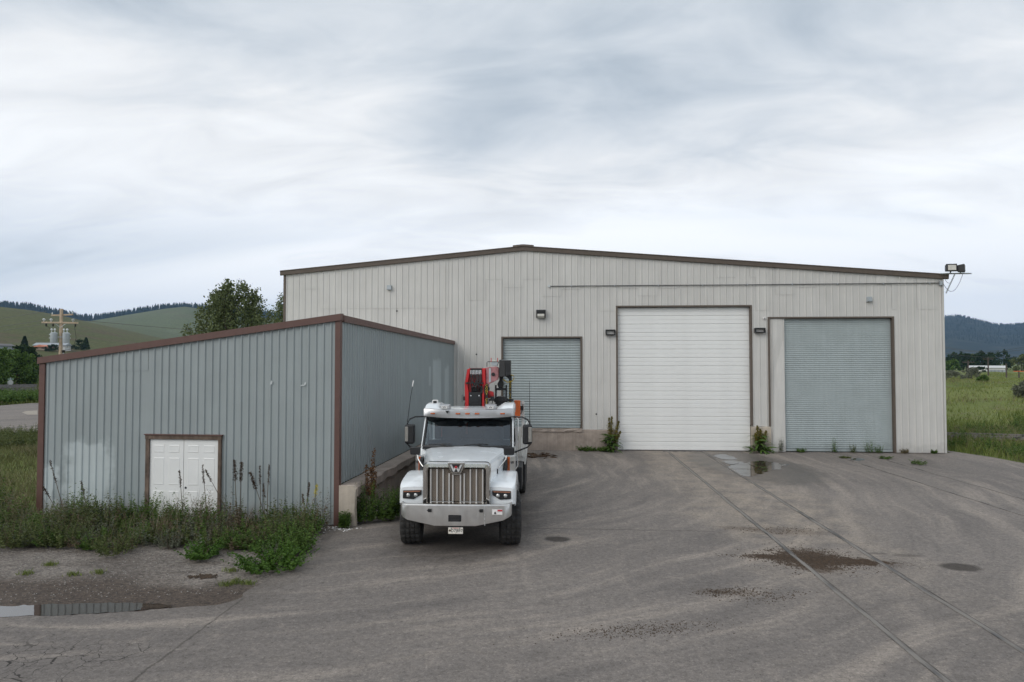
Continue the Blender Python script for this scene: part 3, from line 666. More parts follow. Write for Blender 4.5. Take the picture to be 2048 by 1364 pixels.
flood(16.42, 7.43, R(58), 'floodlight turned away to the side at the roof corner')

# ------------------------------------------------------------------ grey shed
SX, SY, SA = -5.10, 15.5, R(-1.98)
sh = put(empty('shed', (SX, SY, 0), SA), 'low grey ribbed metal shed with brown trim and sloping roofline', 'shed')
SW, SD = 7.46, 13.95
zt = lambda x: 4.735 + x / SW * 1.005
def fsh(x, d, z): return (x, -d, z)
nP = 8; pw = (SW - .2) / nP; rp = pw / 5
DOORX0, DOORX1, DOORZ = -4.70, -2.82, 2.0
for i in range(nP):
    a = -SW + .1 + i * pw; b = a + pw
    ribs = [a + rp * (k + .5) for k in range(5)]
    cuts = sorted({a, b} | {e for e in (DOORX0, DOORX1) if a < e < b})
    for p0, p1 in zip(cuts[:-1], cuts[1:]):
        mid = (p0 + p1) / 2; z0 = DOORZ + .05 if DOORX0 < mid < DOORX1 else .02
        rr = [r for r in ribs if p0 < r < p1]
        if i in (2, 3) and z0 < 1:
            lap = 3.55 if i == 2 else 3.3
            siding(sh, p0, p1, z0, lambda x, l=lap: l + .04, rr, M['shed'], fsh, .027, .032, .012); siding(sh, p0, p1, lap, zt, rr, M['shed'], fsh, .027, .032, .012, off=.008)
        else: siding(sh, p0, p1, z0, zt, rr, M['shed'], fsh, .027, .032, .012)
nS = 15; pw2 = (SD - .1) / nS
zs = lambda y: 4.70 - .16 * y / SD
for i in range(nS):
    a = .08 + i * pw2; b = a + pw2
    siding(sh, a, b, .93, zs, [a + pw2 / 5 * (k + .5) for k in range(5)], M['shed'], lambda x, d, z: (d, x, z), .027, .032, .012)
MB().add([(-SW, .02, 0), (-SW, SD, 0), (-SW, SD, 3.7), (-SW, .02, 3.7)], [(0, 1, 2, 3)]).build('side_wall', M['shed'], sh)
bx('corner_trim', M['trim_brown'], sh, -.085, .035, -.04, .11, .0, 4.72)
bx('corner_trim', M['trim_brown'], sh, -SW - .03, -SW + .115, -.04, .1, .0, 3.72)
bx('corner_trim', M['shed'], sh, -.03, .04, SD - .12, SD - .01, .93, 4.5)
MB().loft([[(-SW - .06, y, 3.715 + z) for y, z in ((-.075, 0), (-.075, .155), (.12, .165), (.12, .0))], [(.06, y, 4.725 + z) for y, z in ((-.075, 0), (-.075, .155), (.12, .165), (.12, .0))]]).build('rake_trim', M['trim_brown'], sh)
MB().loft([[(x, .125, 4.70 + z) for x, z in ((-.1, .165), (.075, .155), (.075, 0), (-.1, 0))], [(x, SD - .02, 4.53 + z) for x, z in ((-.1, .165), (.075, .155), (.075, 0), (-.1, 0))]]).build('eave_trim', M['trim_brown'], sh)
MB().loft([[(-SW - .1, y, 3.84), (-SW - .1, y, 3.87), (.0, y, 4.85 - (y > 5) * .17), (.0, y, 4.82 - (y > 5) * .17)] for y in (.1, SD - .05)]).build('roof', M['rooftin'], sh)
# torn repair spots on the front siding
for (x, z, w, h) in ((-1.62, 3.28, .03, .05), (-.86, 3.22, .055, .018), (-.80, 3.26, .03, .035)):
    MB().prism([(x - w, z - h), (x + w * .8, z - h * .7), (x + w, z + h * .6), (x + w * .1, z + h), (x - w * .7, z + h * .2)], -.028, -.022).build('torn_patch', M['porcelain'], sh)
# double door
dd = empty('double_door', ((DOORX0 + DOORX1) / 2, 0, 0)); dd.parent = sh; dd['label'] = 'white double door in a weathered wood frame'
hw = (DOORX1 - DOORX0) / 2
bx('frame_post', M['wood_old'], dd, -hw, -hw + .09, -.06, .08, .0, DOORZ - .065); bx('frame_post', M['wood_old'], dd, hw - .07, hw, -.06, .08, 0, DOORZ - .065)
bx('frame_head', M['wood_old'], dd, -hw - .01, hw + .01, -.065, .08, DOORZ - .063, DOORZ + .03)
bx('drip_edge', M['trim_brown'], dd, -hw - .03, hw + .03, -.085, -.0, DOORZ + .032, DOORZ + .055)
for s, (a, b) in enumerate(((-hw + .092, -.006), (.006, hw - .072))):
    leaf = bx('door_leaf', M['door_white'], dd, a, b, -.02, .03, .02, DOORZ - .07, bevel=.004)
    w = b - a; pwid = w * .32
    for cx in (a + w * .27, a + w * .73):
        for z0, z1 in ((1.62, 1.80), (.86, 1.50), (.16, .72)):
            MB().loft([[(cx - pwid / 2, -.0205, z0), (cx + pwid / 2, -.0205, z0), (cx + pwid / 2, -.0205, z1), (cx - pwid / 2, -.0205, z1)],
                       [(cx - pwid / 2 + .018, -.027, z0 + .018), (cx + pwid / 2 - .018, -.027, z0 + .018), (cx + pwid / 2 - .018, -.027, z1 - .018), (cx - pwid / 2 + .018, -.027, z1 - .018)],
                       [(cx - pwid / 2 + .04, -.024, z0 + .04), (cx + pwid / 2 - .04, -.024, z0 + .04), (cx + pwid / 2 - .04, -.024, z1 - .04), (cx - pwid / 2 + .04, -.024, z1 - .04)]], cap=True).build('raised_panel', M['door_white'], leaf)
MB().lathe([(0, -.03), (.022, -.03), (.028, -.022)], (.06, 0, .80), 'y', 12).build('knob_hole', M['black'], dd)
# concrete kerb wall carrying the side wall
nb = 40; rings = []
for i in range(nb + 1):
    y = .02 + (SD - .1) * i / nb; j = lambda a: random.uniform(-a, a)
    e = .46 + j(.02); rings.append([(.037, y, -.02), (.037, y, .925 - .0 * y), (e - .06, y, .93 + j(.012)), (e, y, .89 + j(.02)), (e + .005, y, .72 + j(.05)), (e - .075 + j(.008), y, .66 + j(.03)), (e - .08, y, -.02)])
MB().loft(rings).build('kerb_wall', M['concrete'], sh)
MB().loft([[(.04, -.05, -.02), (.04, -.05, .93), (.36, -.04, .92), (.43, -.03, .84), (.41, -.05, .4), (.45, -.04, -.02)], [(.04, .016, -.02), (.04, .016, .92), (.40, .016, .93), (.45, .016, .86), (.44, .016, .4), (.46, .016, -.02)]]).build('kerb_end', M['concrete_pale'], sh)

# ------------------------------------------------------------------ truck
tk = put(empty('truck', (-2.06, 14.23, 0), R(1.8)), 'white heavy truck with chrome grille and red loader crane parked beside the shed', 'truck')
def P(name, mb, mat, parent=None, **k): return mb.build(name, M[mat], parent or tk, **k)
# bumper: bent aluminium plate with clipped lower corners
BW = [(-1.09, -.72), (-1.08, -.88), (-1.03, -.98), (-.93, -1.04), (-.4, -1.07), (.0, -1.075), (.4, -1.07), (.93, -1.04), (1.03, -.98), (1.08, -.88), (1.09, -.72)]
def bb(x): a = abs(x); return .60 if a < .68 else .60 + (a - .68) * .42
rings = []
for x, y in BW:
    dz = .012 if .45 < x < .9 else 0
    rings.append([(x, y, bb(x)), (x, y - .004, bb(x) + .02), (x, y - .004, .985 + dz), (x, y + .015, 1.005 + dz), (x * .985, y + .06, 1.005 + dz), (x * .985, y + .06, .97), (x * .985, y + .03, bb(x) + .02)])
bm = P('bumper', MB().loft(rings), 'brushed', smooth=True)
P('tow_pocket', MB().prism([(-.125, .685), (.115, .685), (.125, .695), (.125, .80), (.115, .81), (-.115, .81), (-.125, .80)], -1.084, -1.03), 'black', bm)
P('receiver_bars', MB().box(-.09, .09, -1.09, -1.085, .70, .735).box(-.09, .09, -1.09, -1.085, .76, .79), 'blackmetal', bm)
for x in (-.48, .52): P('tow_hook', MB().box(x - .04, x + .03, -1.10, -1.06, .865, .925).box(x - .055, x - .03, -1.12, -1.05, .89, .905), 'black', bm, bevel=.006)
P('dent_seam', MB().tube([(.57, -1.068, .99), (.585, -1.075, .9), (.575, -1.072, .75), (.58, -1.068, .61)], .007, 6), 'silver', bm, smooth=True)
st = P('warning_sticker', MB().box(.72, .92, -1.069, -1.058, .82, .92), 'whiteprint', bm)
st.location = (0, .002, 0)
P('sticker_header', MB().box(.825, .92, -1.074, -1.070, .885, .915), 'redprint', bm)
P('sticker_symbol', MB().prism([(.76, .835), (.80, .835), (.785, .88), (.765, .87)], -1.074, -1.070), 'ink', bm)
lp = P('number_plate', MB().box(-.13, .155, -1.045, -1.035, .44, .565), 'plate', bevel=.004)
text('plate_lettering', 'D7J897', .088, (.035, -1.047, .50), (R(90), 0, 0), M['ink'], lp, .86)
P('plate_emblem', MB().lathe([(0, -1.049), (.022, -1.049), (.022, -1.046)], (-.098, 0, .505), 'y', 14), 'wood_old', lp)
for x in (-.07, .09): P('plate_bolt', MB().box(x - .014, x + .014, -1.052, -1.046, .545, .558), 'rail', lp)
P('plate_caption', MB().box(-.05, .07, -1.049, -1.046, .548, .556), 'redprint', lp)
P('plate_bracket', MB().box(-.1, .12, -1.034, -.98, .52, .62), 'black')
# grille
def rrect(w, z0, z1, r, y, n=5, x0=0.0):
    pts = [(x0 - w, y, z0), (x0 + w, y, z0)]
    for k in range(n + 1):
        a = math.pi / 2 * k / n; pts.append((x0 + w - r + r * math.cos(a), y, z1 - r + r * math.sin(a)))
    for k in range(n + 1):
        a = math.pi / 2 * k / n; pts.append((x0 - w + r - r * math.sin(a), y, z1 - r + r * math.cos(a)))
    return pts
GS = MB(); GS.loft([rrect(.665, .96, 1.77, .10, -.58), rrect(.675, .96, 1.775, .10, -.78), rrect(.655, .965, 1.755, .095, -.845), rrect(.59, .985, 1.69, .06, -.85), rrect(.565, 1.0, 1.665, .05, -.80), rrect(.56, 1.0, 1.66, .05, -.66)], cap=False)
P('grille_surround', GS, 'chrome', smooth=True)
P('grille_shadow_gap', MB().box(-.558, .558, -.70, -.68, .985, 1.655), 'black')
gm = P('grille_screen', MB().box(-.545, .545, -.745, -.72, 1.01, 1.645), 'grille')
for x in (-.515, -.39, -.27, -.15, -.075, .075, .15, .27, .39, .515):
    top = 1.645 if abs(x) > .16 else (1.56 if abs(x) > .1 else 1.53)
    P('grille_bar', MB().box(x - .014, x + .014, -.785, -.746, 1.01, top), 'barmetal', gm, bevel=.005)
P('grille_rail', MB().box(-.53, -.06, -.79, -.75, .975, 1.008), 'chrome', gm, bevel=.006); P('grille_rail', MB().box(.06, .53, -.79, -.75, .975, 1.008), 'chrome', gm, bevel=.006)
P('grille_rail', MB().box(-.085, .085, -.795, -.75, 1.535, 1.56), 'chrome', gm, bevel=.006)
em = P('emblem', MB().loft([[(-.175, -.80, 1.80), (.175, -.80, 1.80), (.175, -.80, 1.70), (.11, -.80, 1.57), (-.11, -.80, 1.57), (-.175, -.80, 1.70)],
                            [(-.165, -.88, 1.79), (.165, -.88, 1.79), (.15, -.88, 1.70), (.095, -.88, 1.585), (-.095, -.88, 1.585), (-.15, -.88, 1.70)]]), 'chrome', bevel=.012)
P('emblem_field', MB().prism([(-.135, 1.755), (.135, 1.755), (.085, 1.605), (-.085, 1.605)], -.886, -.881), 'black', em)
P('emblem_letter', MB().prism([(-.125, 1.75), (-.085, 1.75), (-.045, 1.665), (-.02, 1.715), (.02, 1.715), (.045, 1.665), (.085, 1.75), (.125, 1.75), (.06, 1.612), (.035, 1.612), (.0, 1.675), (-.035, 1.612), (-.06, 1.612)], -.894, -.887), 'silver', em)
P('emblem_dot', MB().lathe([(0, -.899), (.026, -.899), (.026, -.895)], (0, 0, 1.70), 'y', 14), 'redprint', em)
P('chin_panel', MB().box(-.6, .6, -.86, -.6, .86, .958), 'black')
# hood
def hood_ring(y, w, zt, zl, cr):
    return [(-w, y, zl), (-w, y, zt - .22), (-w * .975, y, zt - .11), (-w * .90, y, zt - .035), (-w * .78, y, zt), (-w * .30, y, zt + cr * .75), (-w * .27, y, zt + cr), (0, y, zt + cr * 1.25), (w * .27, y, zt + cr), (w * .30, y, zt + cr * .75), (w * .78, y, zt), (w * .90, y, zt - .035), (w * .975, y, zt - .11), (w, y, zt - .22), (w, y, zl)]
P('hood', MB().loft([hood_ring(-.60, .655, 1.755, .95, .01), hood_ring(-.45, .68, 1.765, .95, .02), hood_ring(-.1, .745, 1.785, .95, .028), hood_ring(.3, .83, 1.805, .95, .03), hood_ring(.7, .92, 1.82, .95, .03), hood_ring(1.0, .995, 1.83, .95, .028), hood_ring(1.12, 1.015, 1.835, .95, .025)]), 'truckwhite', smooth=True)
for s in (-1, 1): P('hood_seam', MB().tube([(s * .655, -.5, 1.765), (s * .76, .1, 1.79), (s * .95, 1.05, 1.806)], .004, 5), 'greybox')
# fenders
def ztop(y): return np.interp(y, [-.74, -.6, -.25, .15, .5, .75, .92], [1.27, 1.335, 1.40, 1.44, 1.42, 1.30, 1.12])
def zbot(y): return .955 if y < -.60 else max(.60 if y > .5 else .9, .56 + math.sqrt(max(0, .66 ** 2 - y * y)))
for s in (-1, 1):
    ys = [-.74, -.68, -.60, -.5, -.4, -.28, -.14, 0, .14, .28, .42, .55, .66, .75, .85, .92]; rings = []
    for y in ys:
        t = ztop(y); o = np.interp(y, [-.74, -.68, -.55, .92], [1.10, 1.145, 1.165, 1.165]); zb = min(zbot(y), t - .06)
        rings.append([(s * .60, y, t + .02), (s * .86, y, t + .015), (s * (o - .045), y, t + .005), (s * (o - .012), y, t - .012), (s * o, y, t - .05 if t - .05 > zb else (t + zb) / 2), (s * (o + .005), y, zb), (s * (o - .03), y, zb)])
    fe = P('fender', MB().loft(rings, closed=False, cap=False), 'truckwhite', smooth=True)
    f = MB().add([(s * x, y, z) for x, y, z in ((.655, -.742, .955), (1.105, -.742, .955), (1.105, -.742, 1.20), (1.09, -.742, 1.262), (1.05, -.742, 1.275), (.655, -.742, 1.29))], [(0, 1, 2, 3, 4, 5) if s > 0 else (5, 4, 3, 2, 1, 0)])
    P('fender_face', f, 'truckwhite', fe)
    P('wheel_well', MB().box(min(s * .45, s * 1.10), max(s * .45, s * 1.10), -.735, -.60, .70, 1.22), 'black', fe)
    P('wheel_well', MB().box(min(s * .42, s * .60), max(s * .42, s * .60), -.6, .9, .5, 1.38), 'black', fe)
    P('flap', MB().box(min(s * .62, s * 1.06), max(s * .62, s * 1.06), -.80, -.755, .90, .953), 'blackmetal', fe)
    hl = P('headlight', MB().prism([(s * .70, 1.225), (s * 1.07, 1.215), (s * 1.075, 1.06), (s * .86, 1.045), (s * .705, 1.135)], -.765, -.735), 'black', bevel=.008)
    for x in (.815, .965): P('headlamp_lens', MB().lathe([(0, -.784), (.026, -.782), (.036, -.774), (.038, -.76)], (s * x, 0, 1.125), 'y', 18), 'lampglass', hl, smooth=True)
    P('turn_signal', MB().prism([(s * .715, 1.215), (s * 1.06, 1.205), (s * 1.06, 1.185), (s * .735, 1.192)], -.772, -.766), 'amber_dull', hl)
    # air intake on the hood side
    va = P('hood_vent', MB().prism([(.42, 1.66), (.58, 1.70), (.58, 1.36), (.42, 1.33), (.36, 1.42)], min(s * .86, s * .925), max(s * .86, s * .925), 'x'), 'black')
    va.location = (s * .02, 0, 0)
    P('vent_lamp', MB().prism([(.56, 1.69), (.60, 1.70), (.60, 1.36), (.56, 1.36)], min(s * .925, s * .975), max(s * .925, s * .975), 'x'), 'amber', va)
    P('vent_panel', MB().prism([(s * .90, .605), (s * .945, .605), (s * 1.085, .80), (s * 1.085, .88), (s * .90, .88)], 1.36, 1.70, 'z'), 'brushed', va, bevel=.012)
    text('vent_letter', 'W', .09, (s * 1.03, .70, 1.56), (R(90), 0, s * R(54)), M['ink'], va, 1.2)
    P('latch', MB().box(min(s * .735, s * .775), max(s * .735, s * .775), -.06, .02, 1.44, 1.54), 'black', bevel=.008)
# cab shell
def quadbar(a, b, w, d):   # bar between points a and b, w wide in x and d deep in y
    a, b = Vector(a), Vector(b); o = [(-w, -d), (w, -d), (w, d), (-w, d)]
    return [[(a.x + x, a.y + y, a.z) for x, y in o], [(b.x + x, b.y + y, b.z) for x, y in o]]
cb = P('cab', MB().prism([(1.13, .95), (1.13, 1.78), (1.24, 1.86), (2.75, 1.86), (2.75, .95)], -1.055, 1.055, 'x'), 'truckwhite', bevel=.03)
for s in (-1, 1):
    P('pillar', MB().loft(quadbar((s * 1.02, 1.24, 1.84), (s * 1.005, 1.74, 2.54), .032, .05)), 'truckwhite', cb, bevel=.01)
    P('pillar', MB().loft(quadbar((s * 1.02, 2.25, 1.84), (s * 1.01, 2.22, 2.56), .035, .06)), 'truckwhite', cb, bevel=.01)
    P('side_window', MB().add([(s * 1.035, 1.30, 1.86), (s * 1.035, 2.2, 1.86), (s * 1.02, 2.2, 2.5), (s * 1.02, 1.74, 2.5)], [(0, 1, 2, 3) if s < 0 else (3, 2, 1, 0)]), 'glass', cb)
    P('window_frame', MB().tube([(s * 1.045, 1.30, 1.88), (s * 1.05, 1.95, 1.78), (s * 1.045, 2.18, 1.88), (s * 1.03, 2.18, 2.48), (s * 1.03, 1.76, 2.49), (s * 1.045, 1.30, 1.88)], .022, 6), 'black', cb)
    dr = P('door', MB().prism([(1.2, 1.02), (1.2, 1.80), (2.2, 1.80), (2.2, 1.02)], min(s * 1.056, s * 1.068), max(s * 1.056, s * 1.068), 'x'), 'truckwhite', bevel=.008)
    P('handle', MB().box(min(s * 1.069, s * 1.09), max(s * 1.069, s * 1.09), 2.0, 2.15, 1.6, 1.64), 'black', dr)
    P('grab_handle', MB().tube([(s * 1.05, 2.32, 2.45), (s * 1.12, 2.32, 2.38), (s * 1.12, 2.32, 1.25), (s * 1.05, 2.32, 1.15)], .016, 8), 'chrome', smooth=True)
    P('step_tank', MB().lathe([(0, 0), (.27, 0), (.29, .02), (.29, 1.25), (.27, 1.27), (0, 1.27)], (s * .86, 1.35, .72), 'y', 24), 'blackmetal', smooth=True)
    P('cab_step', MB().box(min(s * .95, s * 1.19), max(s * .95, s * 1.19), 1.4, 2.5, .36, .40), 'brushed')
P('rear_panel', MB().box(-1.0, 1.0, 2.68, 2.75, 1.862, 2.60), 'truckwhite', cb)
P('roof', MB().loft([[(x, y, z) for x, z in ((-1.04, 2.53), (1.04, 2.53), (1.055, zt_ - .05), (1.02, zt_), (.80, zt_ + .0), (.62, zc), (-.62, zc), (-.80, zt_), (-1.02, zt_), (-1.055, zt_ - .05))] for y, zt_, zc in ((1.56, 2.675, 2.645), (1.72, 2.755, 2.655), (2.2, 2.785, 2.66), (2.62, 2.77, 2.67), (2.76, 2.66, 2.64))]), 'truckwhite', cb, smooth=True)
# visor band with marker lamps
vs = []
for x in (-1.06, -1.04, -.92, -.6, 0, .6, .92, 1.04, 1.06):
    y = 1.36 + .12 * (abs(x) / 1.0) ** 3 + (.20 if abs(x) > 1.05 else 0); zt_ = 2.685 if abs(x) > .66 else 2.655
    vs.append([(x, y, 2.50 - .03 * (1 - x * x)), (x, y - .012, 2.515), (x, y - .002, zt_ - .015), (x, y + .012, zt_), (x, y + .2, zt_ + .004), (x, y + .2, 2.60), (x, y + .03, 2.51 - .03 * (1 - x * x))])
vz = P('visor', MB().loft(vs), 'visor', smooth=True)
for x in (-.82, -.23, -.01, .21, .79):
    y = 1.345 + .13 * abs(x) ** 3
    P('marker_lamp', MB().loft([[(x - .058, y + .02, 2.555), (x + .058, y + .02, 2.555), (x + .058, y + .02, 2.595), (x - .058, y + .02, 2.595)], [(x - .048, y - .03, 2.562), (x + .048, y - .03, 2.562), (x + .048, y - .03, 2.588), (x - .048, y - .03, 2.588)]]), 'amber', vz, bevel=.008)
P('visor_chip', MB().prism([(-.52, 2.645), (-.43, 2.645), (-.475, 2.575)], 1.33, 1.352), 'blackmetal', vz)
for x in (-.58, .50):
    ho = P('roof_lamp', MB().loft([[(x - .115, 1.62, 2.665), (x + .115, 1.62, 2.665), (x + .115, 1.62, 2.745), (x - .115, 1.62, 2.745)], [(x - .135, 1.75, 2.665), (x + .135, 1.75, 2.665), (x + .13, 1.75, 2.775), (x - .13, 1.75, 2.775)], [(x - .11, 1.95, 2.66), (x + .11, 1.95, 2.66), (x + .1, 1.95, 2.72), (x - .1, 1.95, 2.72)]]), 'visor', bevel=.012)
    P('lamp_front', MB().box(x - .07, x + .07, 1.612, 1.619, 2.675, 2.735), 'whiteprint', ho)
    text('lamp_letter', 'W', .055, (x, 1.610, 2.705), (R(90), 0, 0), M['ink'], ho, 1.5)
bc = P('roof_camera', MB().box(-.93, -.80, 2.05, 2.15, 2.76, 2.85), 'whiteprint', bevel=.01)
P('camera_eye', MB().box(-.905, -.825, 2.03, 2.049, 2.77, 2.83), 'black', bc)
# windscreen
wsf = [(-1.0, 1.20, 1.845), (1.0, 1.20, 1.845), (.985, 1.72, 2.53), (-.985, 1.72, 2.53)]
def wspt(u, v): # bowed glass
    a = Vector(wsf[0]).lerp(Vector(wsf[1]), u); b = Vector(wsf[3]).lerp(Vector(wsf[2]), u); p = a.lerp(b, v); p.y -= .09 * (1 - (2 * u - 1) ** 2); return p
P('windscreen', MB().loft([[wspt(i / 12, j / 6) for i in range(13)] for j in range(7)], closed=False, cap=False), 'glass', smooth=True)
rim = [wspt(i / 12, 0) for i in range(13)] + [wspt(1, j / 6) for j in range(1, 7)] + [wspt(1 - i / 12, 1) for i in range(1, 13)] + [wspt(0, 1 - j / 6) for j in range(1, 7)]
P('windscreen_seal', MB().tube(rim, .034, 6), 'black', smooth=True)
P('sunshade', MB().loft([[wspt(i / 12, v) + Vector((0, .05, 0)) for i in range(13)] for v in (.99, .80 )], closed=False, cap=False), 'black')
for s in (-1, 1): P('sunshade', MB().add([wspt(.5 + s * .5, .99) + Vector((0, .05, 0)), wspt(.5 + s * .5, .8) + Vector((0, .05, 0)), wspt(.5 + s * .40, .72) + Vector((0, .05, 0)), wspt(.5 + s * .3, .8) + Vector((0, .05, 0))], [(0, 1, 2, 3)]), 'black')
for u0, u1 in ((.06, .33), (.47, .74)):
    w = P('wiper', MB().tube([wspt(u0 + (u1 - u0) * k / 6, .06 + .035 * math.sin(k / 6 * 2.2)) + Vector((0, -.045, .0)) for k in range(7)], .011, 6), 'black')
    P('wiper_arm', MB().tube([wspt((u0 + u1) / 2, .09) + Vector((0, -.06, 0)), wspt(u1 + .03, -.015) + Vector((0, -.06, 0))], .012, 6), 'black', w)
P('cowl', MB().loft([[(-1.0, 1.06, 1.80), (1.0, 1.06, 1.80), (1.0, 1.06, 1.835), (-1.0, 1.06, 1.835)], [(-1.0, 1.26, 1.80), (1.0, 1.26, 1.80), (1.0, 1.26, 1.86), (-1.0, 1.26, 1.86)]]), 'black')
# cab interior
P('dashboard', MB().prism([(1.32, 1.863), (1.32, 1.90), (1.62, 1.95), (1.75, 1.863)], -.95, .95, 'x'), 'interior', bevel=.02)
P('rear_lining', MB().box(-.96, .96, 2.62, 2.675, 1.865, 2.55), 'interior')
for x in (-.5, .5):
    se = P('seat', MB().loft([[(x - .27, 2.25, 1.865), (x + .27, 2.25, 1.865), (x + .27, 2.45, 1.865), (x - .27, 2.45, 1.865)], [(x - .25, 2.38, 2.2), (x + .25, 2.38, 2.2), (x + .25, 2.52, 2.2), (x - .25, 2.52, 2.2)]]), 'seat', bevel=.05)
    P('headrest', MB().box(x - .14, x + .14, 2.42, 2.52, 2.22, 2.42), 'seat', se, bevel=.04)
P('steering_wheel', MB().tube([(.5 + .22 * math.cos(a), 1.95 + .06 * math.sin(a), 2.02 + .16 * math.sin(a)) for a in np.linspace(0, 2 * math.pi, 19)], .016, 6), 'black')
P('orange_strap', MB().box(-.14, -.09, 2.20, 2.21, 2.02, 2.36), 'warnstrip'); P('orange_strap', MB().box(-.74, -.71, 2.2, 2.21, 1.95, 2.2), 'warnstrip')
dc = P('dash_camera', MB().box(-.14, -.02, 1.62, 1.66, 2.36, 2.46), 'signgreen'); P('camera_eye', MB().box(-.10, -.05, 1.60, 1.62, 2.33, 2.37), 'whiteprint', dc)
# mirrors
for s in (-1, 1):
    mi = P('mirror', MB().box(min(s * 1.25, s * 1.47), max(s * 1.25, s * 1.47), 1.40, 1.60, 1.87, 2.32), 'black', bevel=.045)
    P('mirror_cover', MB().box(min(s * 1.385, s * 1.462), max(s * 1.385, s * 1.462), 1.385, 1.41, 1.93, 2.27), 'mirrorcover', mi, bevel=.012)
    P('mirror_arm', MB().tube([(s * 1.02, 1.62, 2.49), (s * 1.24, 1.52, 2.49), (s * 1.36, 1.5, 2.44), (s * 1.42, 1.5, 2.34), (s * 1.42, 1.5, 1.86), (s * 1.36, 1.5, 1.80), (s * 1.04, 1.6, 1.66)], .018, 8), 'black', mi, smooth=True)
    hm = P('hood_mirror', MB().loft([[(s * .88, .12, 1.79), (s * 1.11, .14, 1.79), (s * 1.12, .14, 1.97), (s * .87, .12, 1.97)], [(s * .91, .28, 1.82), (s * 1.07, .28, 1.82), (s * 1.07, .28, 1.94), (s * .91, .28, 1.94)]]), 'black', bevel=.03)
    P('hood_mirror_arm', MB().tube([(s * .94, .16, 1.80), (s * .93, .13, 1.72), (s * .86, .05, 1.63), (s * .76, -.02, 1.53)], .013, 8), 'brushed', hm, smooth=True)
    an = P('antenna', MB().tube([(s * 1.42, 1.52, 2.36), (s * 1.415, 1.52, 2.45), (s * 1.36 if s < 0 else 1.41, 1.55, 2.95), (s * 1.30 if s < 0 else 1.405, 1.58, 3.32)], [.016, .009, .007, .005], 6), 'black')
    if s < 0: P('antenna_tip', MB().tube([(-1.322, 1.57, 3.19), (-1.30, 1.58, 3.33)], .013, 6), 'whiteprint', an)
# wheels
def tyre_prof(w, r): return [(r - .27, -w), (r - .20, -w - .012), (r - .10, -w - .015), (r - .03, -w + .0), (r - .006, -w + .03), (r, -w + .06), (r, -w * .52), (r - .016, -w * .50), (r - .016, -w * .44), (r, -w * .42), (r, -w * .08), (r - .016, -w * .06), (r - .016, w * .06), (r, w * .08), (r, w * .42), (r - .016, w * .44), (r - .016, w * .50), (r, w * .52), (r, w - .06), (r - .006, w - .03), (r - .03, w), (r - .10, w + .015), (r - .20, w + .012), (r - .27, w)]
def wheel(x, y, w, rz, out_, r=.545):
    t = P('wheel', MB().lathe(tyre_prof(w, r), (0, 0, 0), 'x', 72, lambda k, i: -.014 if (k % 3 == 0 and i in (4, 5, 6, 9, 10, 13, 14, 17, 18, 19)) else 0), 'rubber', smooth=False)
    t.location = (x, y, r - .004); t.rotation_euler = (0, 0, rz)
    P('rim', MB().lathe([(.28, out_ * w), (.285, out_ * (w - .02)), (.24, out_ * (w - .05)), (.20, out_ * (w - .14)), (.12, out_ * (w - .12)), (.11, out_ * (w - .02)), (0, out_ * (w - .01))], (0, 0, 0), 'x', 28), 'galv', t, smooth=True)
    P('rim_back', MB().lathe([(.28, -out_ * w), (.20, -out_ * (w - .10)), (0, -out_ * (w - .10))], (0, 0, 0), 'x', 20), 'black', t, smooth=True)
wheel(-1.02, 0, .20, R(5), -1); wheel(1.02, 0, .20, R(5), 1)
for y in (5.55, 6.9):
    for s in (-1, 1):
        wheel(s * 1.10, y, .135, 0, s, .525); wheel(s * .77, y, .135, 0, s, .525)
P('front_axle', MB().box(-.85, .85, -.07, .07, .44, .58), 'blackmetal')
P('engine_block', MB().box(-.40, .40, -.55, 1.1, .50, 1.3), 'black')
P('chassis_rail', MB().box(-.46, -.38, -.6, 9.0, .75, 1.03), 'blackmetal'); P('chassis_rail', MB().box(.38, .46, -.6, 9.0, .75, 1.03), 'blackmetal')
for y in (5.55, 6.9): P('rear_axle', MB().tube([(-1.0, y, .53), (1.0, y, .53)], .09, 12), 'blackmetal')
# flat bed with low sides and head rack
P('bed', MB().box(-1.22, 1.22, 4.35, 9.1, 1.06, 1.20), 'bedwhite', bevel=.01)
for s in (-1, 1):
    P('bed_side', MB().prism([(4.4, .98), (4.4, 1.95), (4.55, 2.0), (9.1, 1.75), (9.1, 1.0)], min(s * 1.225, s * 1.27), max(s * 1.225, s * 1.27), 'x'), 'bedwhite')
    P('rack_post', MB().box(min(s * 1.16, s * 1.235), max(s * 1.16, s * 1.235), 4.30, 4.40, 1.2, 2.66), 'bedwhite')
    P('mud_guard', MB().box(min(s * .95, s * 1.24), max(s * .95, s * 1.24), 4.75, 4.80, .5, 1.05), 'black')
    P('tool_box', MB().box(min(s * .55, s * 1.2), max(s * .55, s * 1.2), 2.95, 4.1, .55, 1.12), 'blackmetal', bevel=.02)
P('head_board', MB().box(-1.15, 1.15, 4.33, 4.37, 1.2, 2.0), 'bedwhite')
P('rack_bracket', MB().box(.98, 1.16, 4.28, 4.40, 2.36, 2.46), 'bedwhite'); P('rack_bracket', MB().box(1.16, 1.235, 4.25, 4.31, 2.62, 2.70), 'bedwhite')
wl = P('work_lamp', MB().box(1.12, 1.21, 4.20, 4.27, 2.46, 2.58), 'black', bevel=.01); P('lamp_cable', MB().tube([(1.19, 4.24, 2.46), (1.16, 4.22, 2.38), (1.06, 4.24, 2.33)], .008, 5), 'black', wl)
P('hydraulic_tank', MB().box(.96, 1.13, 4.12, 4.26, 2.25, 2.73), 'orange', bevel=.02)
